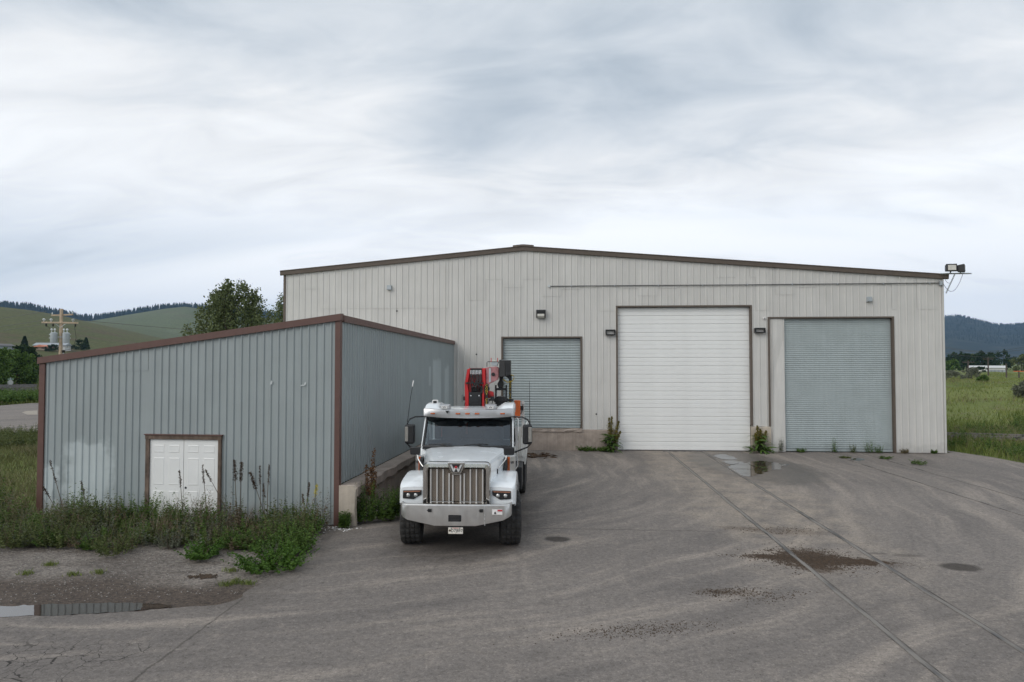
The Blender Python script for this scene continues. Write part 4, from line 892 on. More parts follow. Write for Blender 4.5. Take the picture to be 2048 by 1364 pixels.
# loader crane between cab and bed
cr = P('crane_base', MB().box(-.55, .75, 3.3, 4.1, .9, 1.5), 'blackmetal', bevel=.03)
P('crane_column', MB().prism([(-.26, 1.5), (.22, 1.5), (.22, 2.95), (.30, 3.10), (.27, 3.60), (-.20, 3.60), (-.27, 3.20), (-.24, 2.7)], 3.5, 3.95), 'red', cr, bevel=.015)
P('column_cheek', MB().prism([(-.255, 1.5), (-.19, 1.5), (-.19, 2.95), (-.22, 3.2), (-.15, 3.58), (-.23, 3.58), (-.30, 3.2)], 3.40, 3.499), 'red', cr, bevel=.012)
P('column_cheek', MB().prism([(.14, 1.5), (.21, 1.5), (.21, 2.9), (.25, 3.15), (.24, 3.58), (.16, 3.58), (.16, 2.95)], 3.40, 3.499), 'red', cr, bevel=.012)
P('column_bracket', MB().prism([(.21, 2.80), (.46, 2.84), (.44, 2.98), (.30, 3.02), (.21, 3.02)], 3.5, 3.7), 'red', cr, bevel=.012)
cv = P('valve_cover', MB().prism([(-.185, 2.1), (.13, 2.1), (.14, 2.98), (-.185, 2.98)], 3.38, 3.46), 'black', cr, bevel=.015)
P('cover_emboss', MB().box(-.10, .05, 3.368, 3.379, 2.50, 2.53).box(-.10, .05, 3.368, 3.379, 2.58, 2.61).box(-.10, .05, 3.368, 3.379, 2.66, 2.69).box(-.10, .05, 3.368, 3.379, 2.74, 2.77), 'blackmetal', cr)
for x in (-.13, .08): P('cover_bolt', MB().lathe([(0, 3.365), (.016, 3.367), (.018, 3.379)], (x, 0, 2.89), 'y', 10), 'silver', cr, smooth=True)
P('manifold', MB().box(-.16, .14, 3.42, 3.5, 3.50, 3.60), 'black', cr)
for k in range(8):
    x = -.145 + k * .038
    P('hose_fitting', MB().tube([(x, 3.41, 3.55), (x + .004, 3.405, 3.44)], .013, 6), 'silver', cr)
    x2 = -.12 + (k * 5 % 8) * .03
    P('hose', MB().tube([(x, 3.41, 3.45), (x + random.uniform(-.03, .03), 3.36, 3.28), (x2 + random.uniform(-.03, .03), 3.35, 3.12), (x2, 3.42, 2.95)], .017, 6), 'black', cr, smooth=True)
P('hose_clamp', MB().box(-.27, .19, 3.33, 3.40, 3.20, 3.235), 'black', cr)
P('knuckle', MB().lathe([(0, 3.40), (.11, 3.40), (.12, 3.42), (.12, 3.95), (.0, 3.95)], (.20, 0, 3.05), 'y', 18), 'black', cr, smooth=True)
P('boom', MB().prism([(.25, 3.20), (.30, 3.17), (.56, 3.30), (.585, 3.40), (.585, 3.60), (.53, 3.645), (.25, 3.62)], 3.45, 3.75), 'redfade', cr, bevel=.015)
P('boom_stripe', MB().box(.33, .38, 3.444, 3.449, 3.24, 3.60), 'greybox', cr)
P('boom_pin', MB().lathe([(0, 3.43), (.045, 3.43), (.05, 3.449)], (.44, 0, 3.44), 'y', 14), 'black', cr)
P('boom_head', MB().prism([(.36, 3.76), (.58, 3.76), (.54, 3.66), (.40, 3.66)], 3.5, 3.7), 'greybox', cr, bevel=.01)
P('boom_light', MB().prism([(.40, 3.775), (.47, 3.83), (.55, 3.775)], 3.48, 3.6), 'lens', cr)
P('guard_rail', MB().tube([(.27, 3.55, 3.64), (.27, 3.55, 3.75), (.29, 3.55, 3.77), (.58, 3.55, 3.765)], .011, 6), 'black', cr)
P('boom_post', MB().box(.375, .392, 3.5, 3.52, 3.76, 3.87), 'red', cr); P('boom_post', MB().box(.545, .562, 3.5, 3.52, 3.76, 3.87), 'red', cr)
bk = P('control_box', MB().loft([[(.60, 3.35, 3.38), (.76, 3.30, 3.38), (.76, 3.30, 3.80), (.60, 3.35, 3.82)], [(.60, 3.85, 3.42), (.90, 3.75, 3.44), (.90, 3.75, 3.81), (.60, 3.85, 3.83)]]), 'blackmetal', cr, bevel=.015)
P('box_louvre', MB().box(.765, .90, 3.28, 3.74, 3.43, 3.80), 'blackmetal', cr, bevel=.01)
for k in range(4): P('louvre_slot', MB().box(.785 + k * .027, .798 + k * .027, 3.272, 3.281, 3.50, 3.70), 'black', cr)
# grapple hanging behind the cab
gp = P('grapple', MB().prism([(.56, 3.42), (.70, 3.42), (.66, 3.28), (.70, 3.18), (.66, 3.07), (.56, 3.07), (.52, 3.18), (.58, 3.28)], 3.85, 4.05), 'black', bevel=.015)
P('yoke', MB().box(.46, .78, 3.86, 4.02, 3.01, 3.07).box(.46, .50, 3.88, 4.0, 2.78, 3.15).box(.74, .78, 3.88, 4.0, 2.78, 3.15), 'black', gp, bevel=.01)
P('yoke_rod', MB().box(.50, .515, 3.93, 3.95, 2.80, 3.02).box(.725, .74, 3.93, 3.95, 2.80, 3.02), 'galv', gp)
P('rotator', MB().prism([(.44, 2.70), (.80, 2.70), (.80, 2.79), (.70, 2.85), (.54, 2.85), (.44, 2.79)], 3.80, 4.1), 'black', gp, bevel=.015)
P('jaw', MB().box(.47, .78, 3.82, 4.05, 2.60, 2.70).box(.49, .545, 3.85, 4.0, 2.2, 2.60).box(.575, .655, 3.85, 4.0, 2.2, 2.60).box(.69, .75, 3.85, 4.0, 2.2, 2.60), 'black', gp, bevel=.01)
P('cross_bar', MB().box(.28, .95, 3.99, 4.05, 2.72, 2.77), 'black', gp)
P('yellow_hose', MB().tube([(.68, 3.9, 3.30), (.78, 3.95, 3.22), (.90, 4.0, 3.24), (.965, 4.0, 3.32), (.95, 4.0, 3.40), (.86, 3.95, 3.43)], .012, 6), 'yellow', gp, smooth=True)
for x, z1, txt, tz, sz in ((.275, 3.20, 'C\nO\nN\nT\n \nC\nS', 2.93, .072), (.86, 3.42, 'C\nO\nP\nY\nL\nI\nN\nE', 2.96, .075)):
    yp = 3.40 if x < .5 else 4.06
    po = P('stake_post', MB().box(x - .035, x + .035, yp, yp + .07, 1.2, z1), 'black', bevel=.006)
    text('post_lettering', txt, sz * 1.25, (x - .002, yp - .006, tz), (R(90), 0, 0), M['yellow'], po, .95)
P('post_head', MB().prism([(.62, 3.42), (.90, 3.42), (.90, 3.24), (.84, 3.24), (.80, 3.33)], 4.07, 4.12), 'black')
for x, z in ((-.29, 2.80), (.42, 2.80)):
    w = P('work_lamp', MB().box(x - .05, x + .05, 3.42, 3.50, z - .04, z + .07), 'black', bevel=.01)
    P('lamp_frame', MB().tube([(x - .08, 3.45, z - .08), (x - .08, 3.45, z + .10), (x + .05, 3.45, z + .10)], .006, 5), 'black', w)
    P('lamp_stalk', MB().tube([(x + .01, 3.46, z - .05), (x - .03, 3.46, z - .2), (x - .06, 3.46, z - .5)], .011, 6), 'black', w)
P('control_cable', MB().tube([(.26, 3.42, 2.98), (.40, 3.40, 2.86), (.30, 3.40, 2.68), (.24, 3.42, 2.45)], .008, 5), 'black', cr)
# debris lying by the rear wheel
t = put(empty('debris_scraps', (-.85, 27.3, 0.0)), 'scraps of dark dry brush lying behind the truck', 'debris')
V, Fq = leaf_arrays(np.stack([rng.uniform(-.5, .5, 60), rng.uniform(-.5, .6, 60), rng.uniform(.01, .08, 60)], 1), np.stack([rng.normal(size=60), rng.normal(size=60), rng.normal(size=60) * .1], 1), .4, .03, 0.05)
mesh_np('brush', V, Fq, M['seed_brown'], t)

# ------------------------------------------------------------------ hills and mountain (real terrain at real distances)
def hill(name, crest, D0, D1, D2, mat, u0, u1, seed, amp=.04, nu=160, ns=26):
    r = np.random.default_rng(seed); cu = [c[0] for c in crest]; cv = [c[1] for c in crest]
    us = np.linspace(u0, u1, nu); V = []; ph = r.uniform(0, 6.28, 12); fr = r.uniform(.004, .03, 12)
    for u in us:
        v = np.interp(u, cu, cv); top = far(u, v, D1); d = Vector((top.x, top.y, 0)).normalized()
        for k in range(ns + 8):
            s = k / ns
            if s <= 1: D = D0 + (D1 - D0) * s; z = max(top.z, .5) * (3 * s ** 2 - 2 * s ** 3) ** .9
            else: q = (k - ns) / 7; D = D1 + (D2 - D1) * q; z = max(top.z, .5) * (1 - q * q)
            x, y = d.x * D, d.y * D
            w = sum(math.sin(x * fr[i] * 9 * 100 / D1 + y * fr[(i + 5) % 12] * 6 * 100 / D1 + ph[i]) for i in range(12)) / 12
            z += top.z * amp * w * min(1, s * 3) * (1 if s < .85 else .25)
            V.append((x, y, z - .6))
    m = ns + 8; idx = np.arange(nu * m).reshape(nu, m)
    F = np.stack([idx[:-1, :-1], idx[1:, :-1], idx[1:, 1:], idx[:-1, 1:]], -1).reshape(-1, 4)
    o = mesh_np(name, V, F, mat, smooth=True); put(o, kind='structure'); return np.array(V).reshape(nu, m, 3)
h1 = hill('hill', [(-900, 612), (-300, 612), (0, 620), (60, 626), (120, 635), (200, 652), (260, 664), (310, 675), (400, 691), (480, 702), (700, 718)], 210, 900, 1300, M['hill_near'], -900, 700, 1)
h2 = hill('hill', [(-900, 660), (100, 648), (170, 643), (230, 645), (290, 654), (360, 668), (430, 682), (520, 694), (900, 710)], 700, 1400, 1900, M['hill_mid'], -900, 900, 2)
h3 = hill('hill', [(-900, 660), (100, 652), (180, 643), (250, 631), (330, 618), (370, 614), (410, 620), (470, 630), (560, 640), (1100, 690)], 1200, 2000, 2500, M['hill_mid'], -900, 1100, 3)
h4 = hill('hill', [(-900, 600), (-200, 608), (0, 614), (60, 618), (100, 626), (170, 640), (210, 638), (260, 629), (320, 619), (370, 616), (420, 619), (500, 628), (560, 634), (1100, 680)], 1800, 2500, 3200, M['mountain'], -900, 1100, 4)
mt = hill('mountain', [(1400, 690), (1700, 650), (1884, 637), (1905, 634), (1925, 635), (1950, 641), (1985, 650), (2010, 652), (2048, 649), (2150, 640), (2500, 610), (3200, 600)], 2300, 4600, 6000, M['mountain'], 1300, 3200, 5, .10, 320, 60)
# dense pine cover on the ridge and mountain crest: one mass
def pines(P, H, name, label, seed, seg=6):
    r = np.random.default_rng(seed); n = len(P); a0 = r.uniform(0, 6.28, n); Vs = []; Fs = []
    tiers = ((.0, .20, .55), (.35, .15, .8), (.62, .10, 1.03))
    for z0, rad, z1 in tiers:
        a = a0[:, None] + np.arange(seg)[None] * 2 * np.pi / seg; rr = (rad * H)[:, None] * r.uniform(.75, 1.2, (n, seg))
        ring = np.stack([P[:, None, 0] + rr * np.cos(a), P[:, None, 1] + rr * np.sin(a), np.broadcast_to((P[:, 2] + H * z0)[:, None], a.shape)], -1)
        tip = P + np.stack([0 * H, 0 * H, H * z1], -1)
        V = np.concatenate([ring, tip[:, None]], 1); base = np.arange(n)[:, None] * (seg + 1)
        F = np.stack([np.stack([base[:, 0] + k, base[:, 0] + (k + 1) % seg, base[:, 0] + seg], -1) for k in range(seg)], 1).reshape(-1, 3)
        Vs.append((V.reshape(-1, 3), F))
    V, F = cat(*Vs); return put(mesh_np(name, V, F, M['pine']), label, None, None, 'stuff')
r = np.random.default_rng(11); P4 = []
nu, m, _ = h4.shape
for _ in range(4200):
    i = r.integers(0, nu - 1); j = int(26 * r.uniform(.74, 1.0) ** .6) if r.random() < .6 else r.integers(25, 28)
    t = r.random(); q = h4[i, j] * (1 - t) + h4[i + 1, j] * t; P4.append(q)
P4 = np.array(P4); pines(P4, r.uniform(10, 22, len(P4)), 'pine_forest', 'dark pine forest along the far ridge', 12, 5)
P5 = []
for u, v, k in ((268, 640, 5), (285, 641, 6), (310, 632, 1), (352, 634, 1), (245, 640, 2), (370, 620, 2)):
    for _ in range(k):
        c = far(u + r.uniform(-6, 6), v, 1850); P5.append((c.x, c.y, c.z - 16))
P5 = np.array(P5); pines(P5, r.uniform(11, 17, len(P5)), 'scattered_pines', 'scattered small pines on the pale far hillside', 13)
P6 = []; nu, m, _ = mt.shape
for _ in range(11000):
    i = r.integers(0, nu - 1); j = r.integers(22, 62); t = r.random(); P6.append(mt[i, j] * (1 - t) + mt[i + 1, j] * t)
P6 = np.array(P6); pines(P6, r.uniform(7, 15, len(P6)), 'mountain_forest', 'forest covering the blue mountain', 14, 5)

# ------------------------------------------------------------------ trees
def tree(name, loc, H, RX, label, mat, n=6000, leaf=.22, spires=60, zc=.58, seed=1, trunk_r=.16, upright=.55, group=None, low=.12):
    r = np.random.default_rng(seed); t = put(empty(name, loc), label, 'tree', group)
    m = MB(); m.tube([(0, 0, -.1), (.03 * H * r.normal() * .3, 0, H * .25), (.02 * H * r.normal(), .02 * H * r.normal(), H * .55), (0, 0, H * .85)], [trunk_r, trunk_r * .75, trunk_r * .45, .03], 8)
    pts = []; dirs = []
    per = max(8, n // spires)
    for k in range(spires):
        a = r.uniform(0, 2 * np.pi); q = r.uniform(.15, 1) ** .5
        zt_ = H * (low + (1 - low) * r.uniform(.1, 1) ** .8); env = math.sqrt(max(.03, 1 - ((zt_ / H - zc) / (1 - zc if zt_ / H > zc else zc)) ** 2))
        tip = np.array([math.cos(a) * RX * env * q, math.sin(a) * RX * env * q, zt_]); tip[:2] *= r.uniform(.8, 1.15)
        L = H * r.uniform(.16, .30); bd = unit(np.array([[tip[0] * (1 - upright), tip[1] * (1 - upright), RX * upright + .1]]))[0]
        b0 = tip - bd * L
        if k % 3 == 0: m.tube([(b0[0] * .3, b0[1] * .3, max(H * .1, b0[2] - L * .4)), tuple(b0), tuple(tip)], [trunk_r * .3, trunk_r * .18, .01], 5)
        s = r.uniform(0, 1, per) ** .8; sp = (.10 + .9 * (1 - s)) * L * (.22 if upright > .6 else .30) + .05
        p = b0[None] + bd[None] * (L * s)[:, None] + r.normal(size=(per, 3)) * sp[:, None] * np.array([[1, 1, .8]])
        pts.append(p); dirs.append(r.normal(size=(per, 3)) + np.array([[0, 0, -.15]]))
    m.build('trunk', M['bark'], t)
    p = np.concatenate(pts); V, F = leaf_arrays(p, np.concatenate(dirs), r.uniform(.7, 1.25, len(p)) * leaf, leaf * .36)
    mesh_np('crown', V, F, M[mat], t); return t
def on_ground(u, v): p = gz(u, v); return (p.x, p.y, float(gh(p.x, p.y)))
def at_dist(u, D):
    p = far(u, 725, D); return (p.x, p.y, float(gh(p.x, p.y)))
tree('cottonwood_tree', at_dist(466, 62), 10.9, 4.0, 'leafy green cottonwood tree rising behind the shed roof', 'leaf_cotton', 19000, .20, 190, .40, 3, .22, .8)
tree('cottonwood_tree', at_dist(563, 78), 11.4, 1.9, 'slender tree half hidden by the warehouse corner', 'leaf_cotton', 3600, .20, 50, .45, 4, .16, .75)
tree('round_tree', on_ground(22, 778), 5.4, 4.0, 'dense bright green tree behind the back of the stop sign', 'leaf_green', 15000, .26, 120, .5, 5, .2, .35, low=.05)
tree('round_tree', at_dist(46, 150), 6.6, 3.2, 'dark green tree behind the bright green one near the pole', 'leaf_dark', 9000, .5, 90, .5, 6, .25, .35, low=.05)
tree('round_tree', at_dist(-40, 110), 6.5, 4.2, 'leafy tree at the far left edge beyond the road', 'leaf_green', 6000, .32, 70, .5, 7, .2, .35, low=.05)
def hillpoint(H_, u, v):
    # first point where the ray through a pixel meets a hill's front slope
    d = ray(u, v); a = math.atan2(d.x, d.y); best = None
    for i in range(H_.shape[0] - 1):
        q = H_[i, 5]
        a0 = math.atan2(H_[i, 5, 0], H_[i, 5, 1]); a1 = math.atan2(H_[i + 1, 5, 0], H_[i + 1, 5, 1])
        if a0 <= a < a1:
            t = (a - a0) / (a1 - a0); c = H_[i] * (1 - t) + H_[i + 1] * t; s = d.z / math.hypot(d.x, d.y)
            for k in range(len(c) - 1):
                e0 = c[k, 2] - CAM_H - s * math.hypot(c[k, 0], c[k, 1]); e1 = c[k + 1, 2] - CAM_H - s * math.hypot(c[k + 1, 0], c[k + 1, 1])
                if e0 <= 0 < e1: f = -e0 / (e1 - e0); return tuple(c[k] * (1 - f) + c[k + 1] * f)
    p = far(u, v, 400); return (p.x, p.y, p.z)
def conifer(name, loc, H, label, seed, group=None):
    r = np.random.default_rng(seed); t = put(empty(name, loc), label, 'tree', group)
    MB().tube([(0, 0, 0), (0, 0, H)], [H * .02, .02], 6).build('trunk', M['bark'], t)
    n = 1600; s = r.uniform(.06, 1, n); a = r.uniform(0, 6.28, n); rr = H * .26 * (1 - s) ** .8 * r.uniform(.3, 1.1, n)
    p = np.stack([rr * np.cos(a), rr * np.sin(a), s * H], 1); V, F = leaf_arrays(p, np.stack([np.cos(a), np.sin(a), -.2 + 0 * a], 1) + r.normal(size=(n, 3)) * .3, H * .09, H * .022)
    mesh_np('crown', V, F, M['leaf_dark'], t)
conifer('conifer_tree', hillpoint(h1, 49, 700), 6.2, 'dark conifer standing at the foot of the left hill', 21)
conifer('conifer_tree', hillpoint(h1, 172, 699), 6, 'small pointed conifer beside dark bushes right of the pole', 22)
tree('bush', hillpoint(h1, 162, 700), 5.5, 3.6, 'dark bush at the hill foot right of the utility pole', 'leaf_dark', 1500, .5, 30, .5, 23, .15, .3, low=.02)
tree('bush', hillpoint(h1, 104, 703), 3.2, 3.8, 'dark bush in front of the orange roofed house', 'leaf_dark', 1200, .5, 30, .5, 24, .12, .3, low=.02)
tree('bush', hillpoint(h1, 132, 700), 3.0, 5.0, 'low dark hedge just behind the utility pole', 'leaf_dark', 1200, .5, 30, .5, 25, .12, .3, low=.02)
# tree row across the field on the right
row = [(1893, 742, 7, 4, 'leaf_dark', 'dark tree at the wall end of the far right tree row'), (1916, 742, 9.5, 5.5, 'leaf_dark', 'broad dark tree second from the warehouse in the far row'), (1906, 744, 6, 4.5, 'leaf_green', 'lighter green tree low in the far row near the warehouse'),
       (1932, 743, 8.5, 5, 'leaf_dark', 'tree in the far row behind the first field pole'), (1948, 743, 8, 4.5, 'leaf_olive', 'thin crowned tree in the far row beside the first pole'), (1963, 743, 10, 4.5, 'leaf_dark', 'tallest narrow tree in the far row above the white building'),
       (1980, 743, 9, 5, 'leaf_dark', 'tree in the far row behind the second field pole'), (2007, 743, 9.8, 6.5, 'leaf_dark', 'wide round crowned tree at the right end of the white building'), (2042, 744, 8.6, 6, 'leaf_olive', 'olive tree at the far right edge of the field')]
for i, (u, v, H, rx, mt_, lab) in enumerate(row):
    D = 390 + 25 * math.sin(i * 2.1); k = D / 420
    p = far(u, 725, D); tree('field_tree', (p.x, p.y, -.3), H * k * 1.05, rx * k, lab, mt_, 1500, .85, 34, .5, 40 + i, .25, .35, 'tree row across the field', low=.04)
tree('sage_bush', on_ground(1944, 768), 2.3, 1.7, 'grey green bush in the field below the white building', 'leaf_grey', 2200, .2, 40, .45, 61, .06, .4, 'grey bushes in the field', low=.03)
tree('sage_bush', on_ground(1904, 770), 1.9, 2.2, 'pale grey bush close to the warehouse wall in the field', 'leaf_grey', 2200, .2, 40, .45, 62, .06, .4, 'grey bushes in the field', low=.03)
tree('sage_bush', on_ground(2052, 822), 1.2, .9, 'silvery bush cut by the right edge of the picture', 'leaf_grey', 3200, .12, 50, .45, 63, .05, .4, 'grey bushes in the field', low=.03)
tree('green_bush', on_ground(1967, 774), 1.1, .9, 'small dark green bush at the foot of the second pole', 'leaf_green', 900, .2, 20, .45, 64, .04, .4, low=.03)

# ------------------------------------------------------------------ poles, wires, houses, sign
def wire(a, b, s, label, r_=.02):
    o = MB().tube(sag(a, b, s, 24), r_, 4).build('wire', M['conduit']); return put(o, label, 'wire', 'overhead wires')
D = 58.0; pb = far(121, 725, D); top = far(121, 617, D).z; zA = far(121, 629, D).z; zB = far(121, 645, D).z; zT = far(121, 675, D).z
up = put(empty('utility_pole', (pb.x, pb.y, -.02), R(20)), 'tan wooden utility pole with crossarms and two grey transformers', 'utility pole')
MB().tube([(0, 0, 0), (0, 0, top)], [.135, .105], 12).build('pole', M['pole_wood'], up, smooth=True)
MB().box(-1.15, 1.1, -.19, -.09, zB - .05, zB + .06).build('crossarm', M['pole_wood'], up)
ca = MB().box(-1.15, 1.15, -.05, .05, -.05, .05).build('crossarm', M['pole_wood'], up); ca.location = (0, .16, zA); ca.rotation_euler = (0, 0, R(-40))
for s in (-1, 1): MB().tube([(s * .38, -.14, zB - .03), (0, -.15, zB - .34)], .018, 6).build('brace', M['galv'], up)
for x in (-1.02, -.58, .78):
    MB().lathe([(0, .06), (.03, .06), (.05, .12), (.09, .17), (.1, .22), (.06, .28), (0, .29)], (x, -.14, zB), 'z', 12).build('insulator', M['porcelain'], up, smooth=True)
for x in (-.88, -.46, .93): MB().lathe([(0, -.04), (.05, -.06), (.06, -.18), (.03, -.26), (0, -.27)], (x, -.14, zB - .02), 'z', 10).build('fuse_cutout', M['black'], up, smooth=True)
for x in (-1.1, .78, 1.1): MB().lathe([(0, 0), (.03, 0), (.05, .08), (.02, .16), (0, .17)], (x * .77, .16 - x * .64, zA + .05), 'z', 8).build('insulator', M['porcelain'], up)
for x, y in ((-.40, -.12), (.36, -.12)):
    tf = MB().lathe([(0, -.36), (.21, -.36), (.22, -.34), (.22, .29), (.235, .30), (.21, .34), (.12, .38), (0, .38)], (x, y, zT), 'z', 20).build('transformer', M['greybox'], up, smooth=True)
    for q in (-.14, .06): MB().lathe([(0, .38), (.03, .38), (.035, .5), (.075, .54), (.075, .6), (.03, .66), (0, .66)], (x + q, y, zT), 'z', 10).build('bushing', M['porcelain'], tf, smooth=True)
    for q in (.22, -.02): MB().box(x - .29 if x < 0 else x + .24, x - .24 if x < 0 else x + .29, y - .03, y + .03, zT + q - .03, zT + q + .03).build('lug', M['porcelain'], tf)
    MB().box(min(x, 0), max(x, 0), y - .03, y + .03, zT + .02, zT + .08).build('mounting_arm', M['galv'], tf)
MB().tube([(.20, -.05, 0), (.20, -.05, zT - 1.0)], .05, 8).build('riser_pipe', M['galv'], up); MB().lathe([(0, -.1), (.09, -.1), (.1, .06), (0, .1)], (.20, -.05, zT - .95), 'z', 10).build('weather_head', M['black'], up)
MB().tube([(.88, -.14, zB - .25), (.98, -.1, zT), (.8, -.1, zT - .75), (.28, -.08, zT - .9)], .014, 5).build('lead', M['black'], up, smooth=True)
MB().tube([(-.88, -.14, zB - .25), (-.72, -.12, zT + .75), (-.62, -.12, zT + .6)], .012, 5).build('lead', M['black'], up)
q = up.location
wire((q.x - .9, q.y - .3, zA + .2), (q.x - 60, q.y + 22, zA + .6), 1.2, 'highest wire running left from the utility pole', .014)
wire((q.x - .9, q.y + .1, zB + .25), (q.x - 60, q.y + 25, zB - 1.0), .7, 'middle wire running left across the hill from the pole', .014)
wire((q.x - .5, q.y + .1, zB + .05), (q.x - 60, q.y + 26, zB - 2.3), .6, 'lowest wire running left across the hill from the pole', .012)
wire((q.x + .9, q.y - .1, zB + .2), (q.x + 70, q.y + 90, zB + .2), 1.6, 'wire running right behind the shed roof', .014)
def field_pole(u, vt, vb, arm, armv, label, mat='pole_far', D=185, arms=1):
    p = far(u, 725, D); z1 = far(u, vt, D).z; zb = float(gh(p.x, p.y)) - .3
    t = put(empty('field_pole', (p.x, p.y, zb), R(-20)), label, 'utility pole', 'poles standing in the field')
    MB().tube([(0, 0, 0), (0, 0, z1 - zb)], [.17, .12], 8).build('pole', M['pole_far'], t)
    if arm:
        za = far(u, armv, D).z - zb; MB().box(-arm, arm, -.18, -.10, za - .07, za + .07).build('crossarm', M[mat], t)
        for x in (-.9, -.4, .5, .9): MB().lathe([(0, .0), (.05, .0), (.05, .2), (0, .24)], (x * arm, -.14, za + .07), 'z', 6).build('insulator', M['black'], t)
field_pole(1936, 721, 770, 1.15, 724.5, 'field pole nearest the warehouse with a plain crossarm')
field_pole(1976, 715, 771, 1.0, 718, 'tallest field pole in front of the white building')
field_pole(2012, 727, 770, 0, 0, 'bare field pole without a crossarm at the right')
field_pole(2037, 741, 770, 1.0, 742.5, 'short field pole with an orange crossarm at the right edge', 'orange')
for k, (v0, vm, v1, lab) in enumerate(((689, 702, 676, 'upper wire sagging across the mountain at the right'), (693, 704.5, 688, 'second wire sagging across the mountain at the right'), (705, 715, 712, 'lowest faint wire crossing the mountain at the right'))):
    a = far(1860, v0 - 4, 140); b = far(2130, v1 - 8, 140); mid = (a.z + b.z) / 2; wire(a, b, mid - far(1960, vm, 140).z, lab, .02)
# long white building across the field
def long_shed(u0, u1, D, h, label):
    a = far(u0, 725, D); b = far(u1, 725, D); t = put(empty('white_building', (a.x, a.y, -.3), math.atan2(b.y - a.y, b.x - a.x)), label, 'building'); L = (b - a).length
    MB().box(0, L, 0, 14, 0, h).build('wall', M['bldgwhite'], t)
    MB().prism([(-.5, h), (14.5, h), (7, h + .9)], -.3, L + .3, 'x').build('roof', M['bldgwhite'], t)
    for k in range(5): MB().box(L * (.5 + k * .1), L * (.5 + k * .1) + 1.6, -.06, .02, 0, h * .6).build('bay_door', M['greyhouse'], t)
long_shed(1938, 2010, 330, 1.9, 'long low white building across the field in front of the tree row')
tree('green_bush', at_dist(1961, 322), 2.2, 3.0, 'dark bush standing before the white building', 'leaf_dark', 700, .5, 20, .45, 66, .06, .4, low=.03)
# houses at the hill foot on the left
def house(u, v, w, d, h, rz, wall, roof, label, gable=True):
    p = hillpoint(h1, u, v); t = put(empty('house', p, rz), label, 'house')
    MB().box(-w, w, -d, d, -1, h).build('wall', M[wall], t)
    MB().prism([(-w - .6, h), (w + .6, h), (0, h + w * .42)], -d - .5, d + .5).build('roof', M[roof], t)
    for x in (-w * .5, w * .5): MB().box(x - .6, x + .6, -d - .06, -d + .02, h * .35, h * .75).build('window', M['black'], t)
house(88, 699, 2.5, 3.2, 1.1, R(10), 'cardboard', 'roofred', 'house with a bright orange gable roof at the hill foot')
p = hillpoint(h1, 103, 698); t = put(empty('house', p, R(14)), 'long grey roofed house beside the orange roof', 'house')
MB().box(-6, 7, -3, 3, -1, 1.6).build('wall', M['bldgwhite'], t); MB().prism([(-3.6, 1.6), (3.6, 1.6), (0, 2.9)], -6.5, 7.5, 'x').build('roof', M['greyhouse'], t)
house(6, 698, 2.2, 3.0, 1.4, R(-15), 'greyhouse', 'fencewood', 'small grey house at the far left edge')
# back of a stop sign with street name blades
p = on_ground(22, 779); D = math.hypot(p[0], p[1]) - 10; p = at_dist(22, D); zc_ = far(22, 757.5, D).z; rs = 4.2 / FPX * D
t = put(empty('stop_sign', (p[0], p[1], p[2]), R(22)), 'grey back of a stop sign with street name blades on top', 'sign')
MB().tube([(0, .03, 0), (0, .03, zc_ + rs * 1.9)], .045, 8).build('post', M['galv'], t)
MB().prism([(rs * math.cos(math.pi / 8 + k * math.pi / 4), zc_ + rs * math.sin(math.pi / 8 + k * math.pi / 4)) for k in range(8)], -.012, .012).build('plate', M['signback'], t)
MB().box(-rs * .95, rs * .95, .04, .06, zc_ + rs * 1.08, zc_ + rs * 1.45).build('name_blade', M['signgreen'], t); MB().box(-.015, .015, -rs * .6, rs * .6, zc_ + rs * 1.5, zc_ + rs * 1.9).build('name_blade', M['signgreen'], t)
# old board fence beyond the road
D = 92; a = far(-160, 725, D); b = far(75, 725, D); L = (b - a).length
t = put(empty('board_fence', (a.x, a.y, 0), math.atan2(b.y - a.y, b.x - a.x)), 'low grey board fence behind the brush beyond the road', 'fence')
for k in range(int(L / 2.4)): MB().box(k * 2.4, k * 2.4 + .12, .05, .15, 0, 1.5).build('post', M['fencewood'], t)
for z in (.15, .58, 1.0): MB().box(0, L, 0, .04, z, z + .36).build('board', M['fencewood'], t)

# ------------------------------------------------------------------ near vegetation
def clump(c, H, Rr, stems, per, leaf, wid, r, up=.8, feather=False):
    P_, D_, S_ = [], [], []
    for k in range(stems):
        a = r.uniform(0, 6.28); q = r.uniform(0, 1) ** .5; b = np.array([c[0] + math.cos(a) * Rr * q * .6, c[1] + math.sin(a) * Rr * q * .6, c[2]])
        h = H * r.uniform(.55, 1.08); tip = b + np.array([math.cos(a) * Rr * q * (1 - up) * 1.6 + r.normal() * .05, math.sin(a) * Rr * q * (1 - up) * 1.6 + r.normal() * .05, h])
        s = r.uniform(.08, 1, per); p = b + (tip - b) * s[:, None]; al = r.uniform(0, 6.28, per)
        d = np.stack([np.cos(al), np.sin(al), r.uniform(.1, 1.2, per) * (1.5 if feather else 1)], 1)
        P_.append(p); D_.append(d); S_.append(leaf * (1.15 - .75 * s) * r.uniform(.7, 1.3, per))
    P_, D_, S_ = np.concatenate(P_), np.concatenate(D_), np.concatenate(S_); return leaf_arrays(P_, D_, S_, S_ * wid)
r = np.random.default_rng(31)
front_line = ([-16, -11.2, -9.6, -8.9, -8.2, -7.4, -7.0, -6.6, -6.0, -5.5, -5.05], [12.9, 13.15, 13.1, 13.0, 13.35, 13.2, 12.9, 13.25, 13.2, 12.6, 12.5])
buckets = {'leaf_green': [], 'leaf_olive': [], 'leaf_grey': [], 'leaf_dry': []}
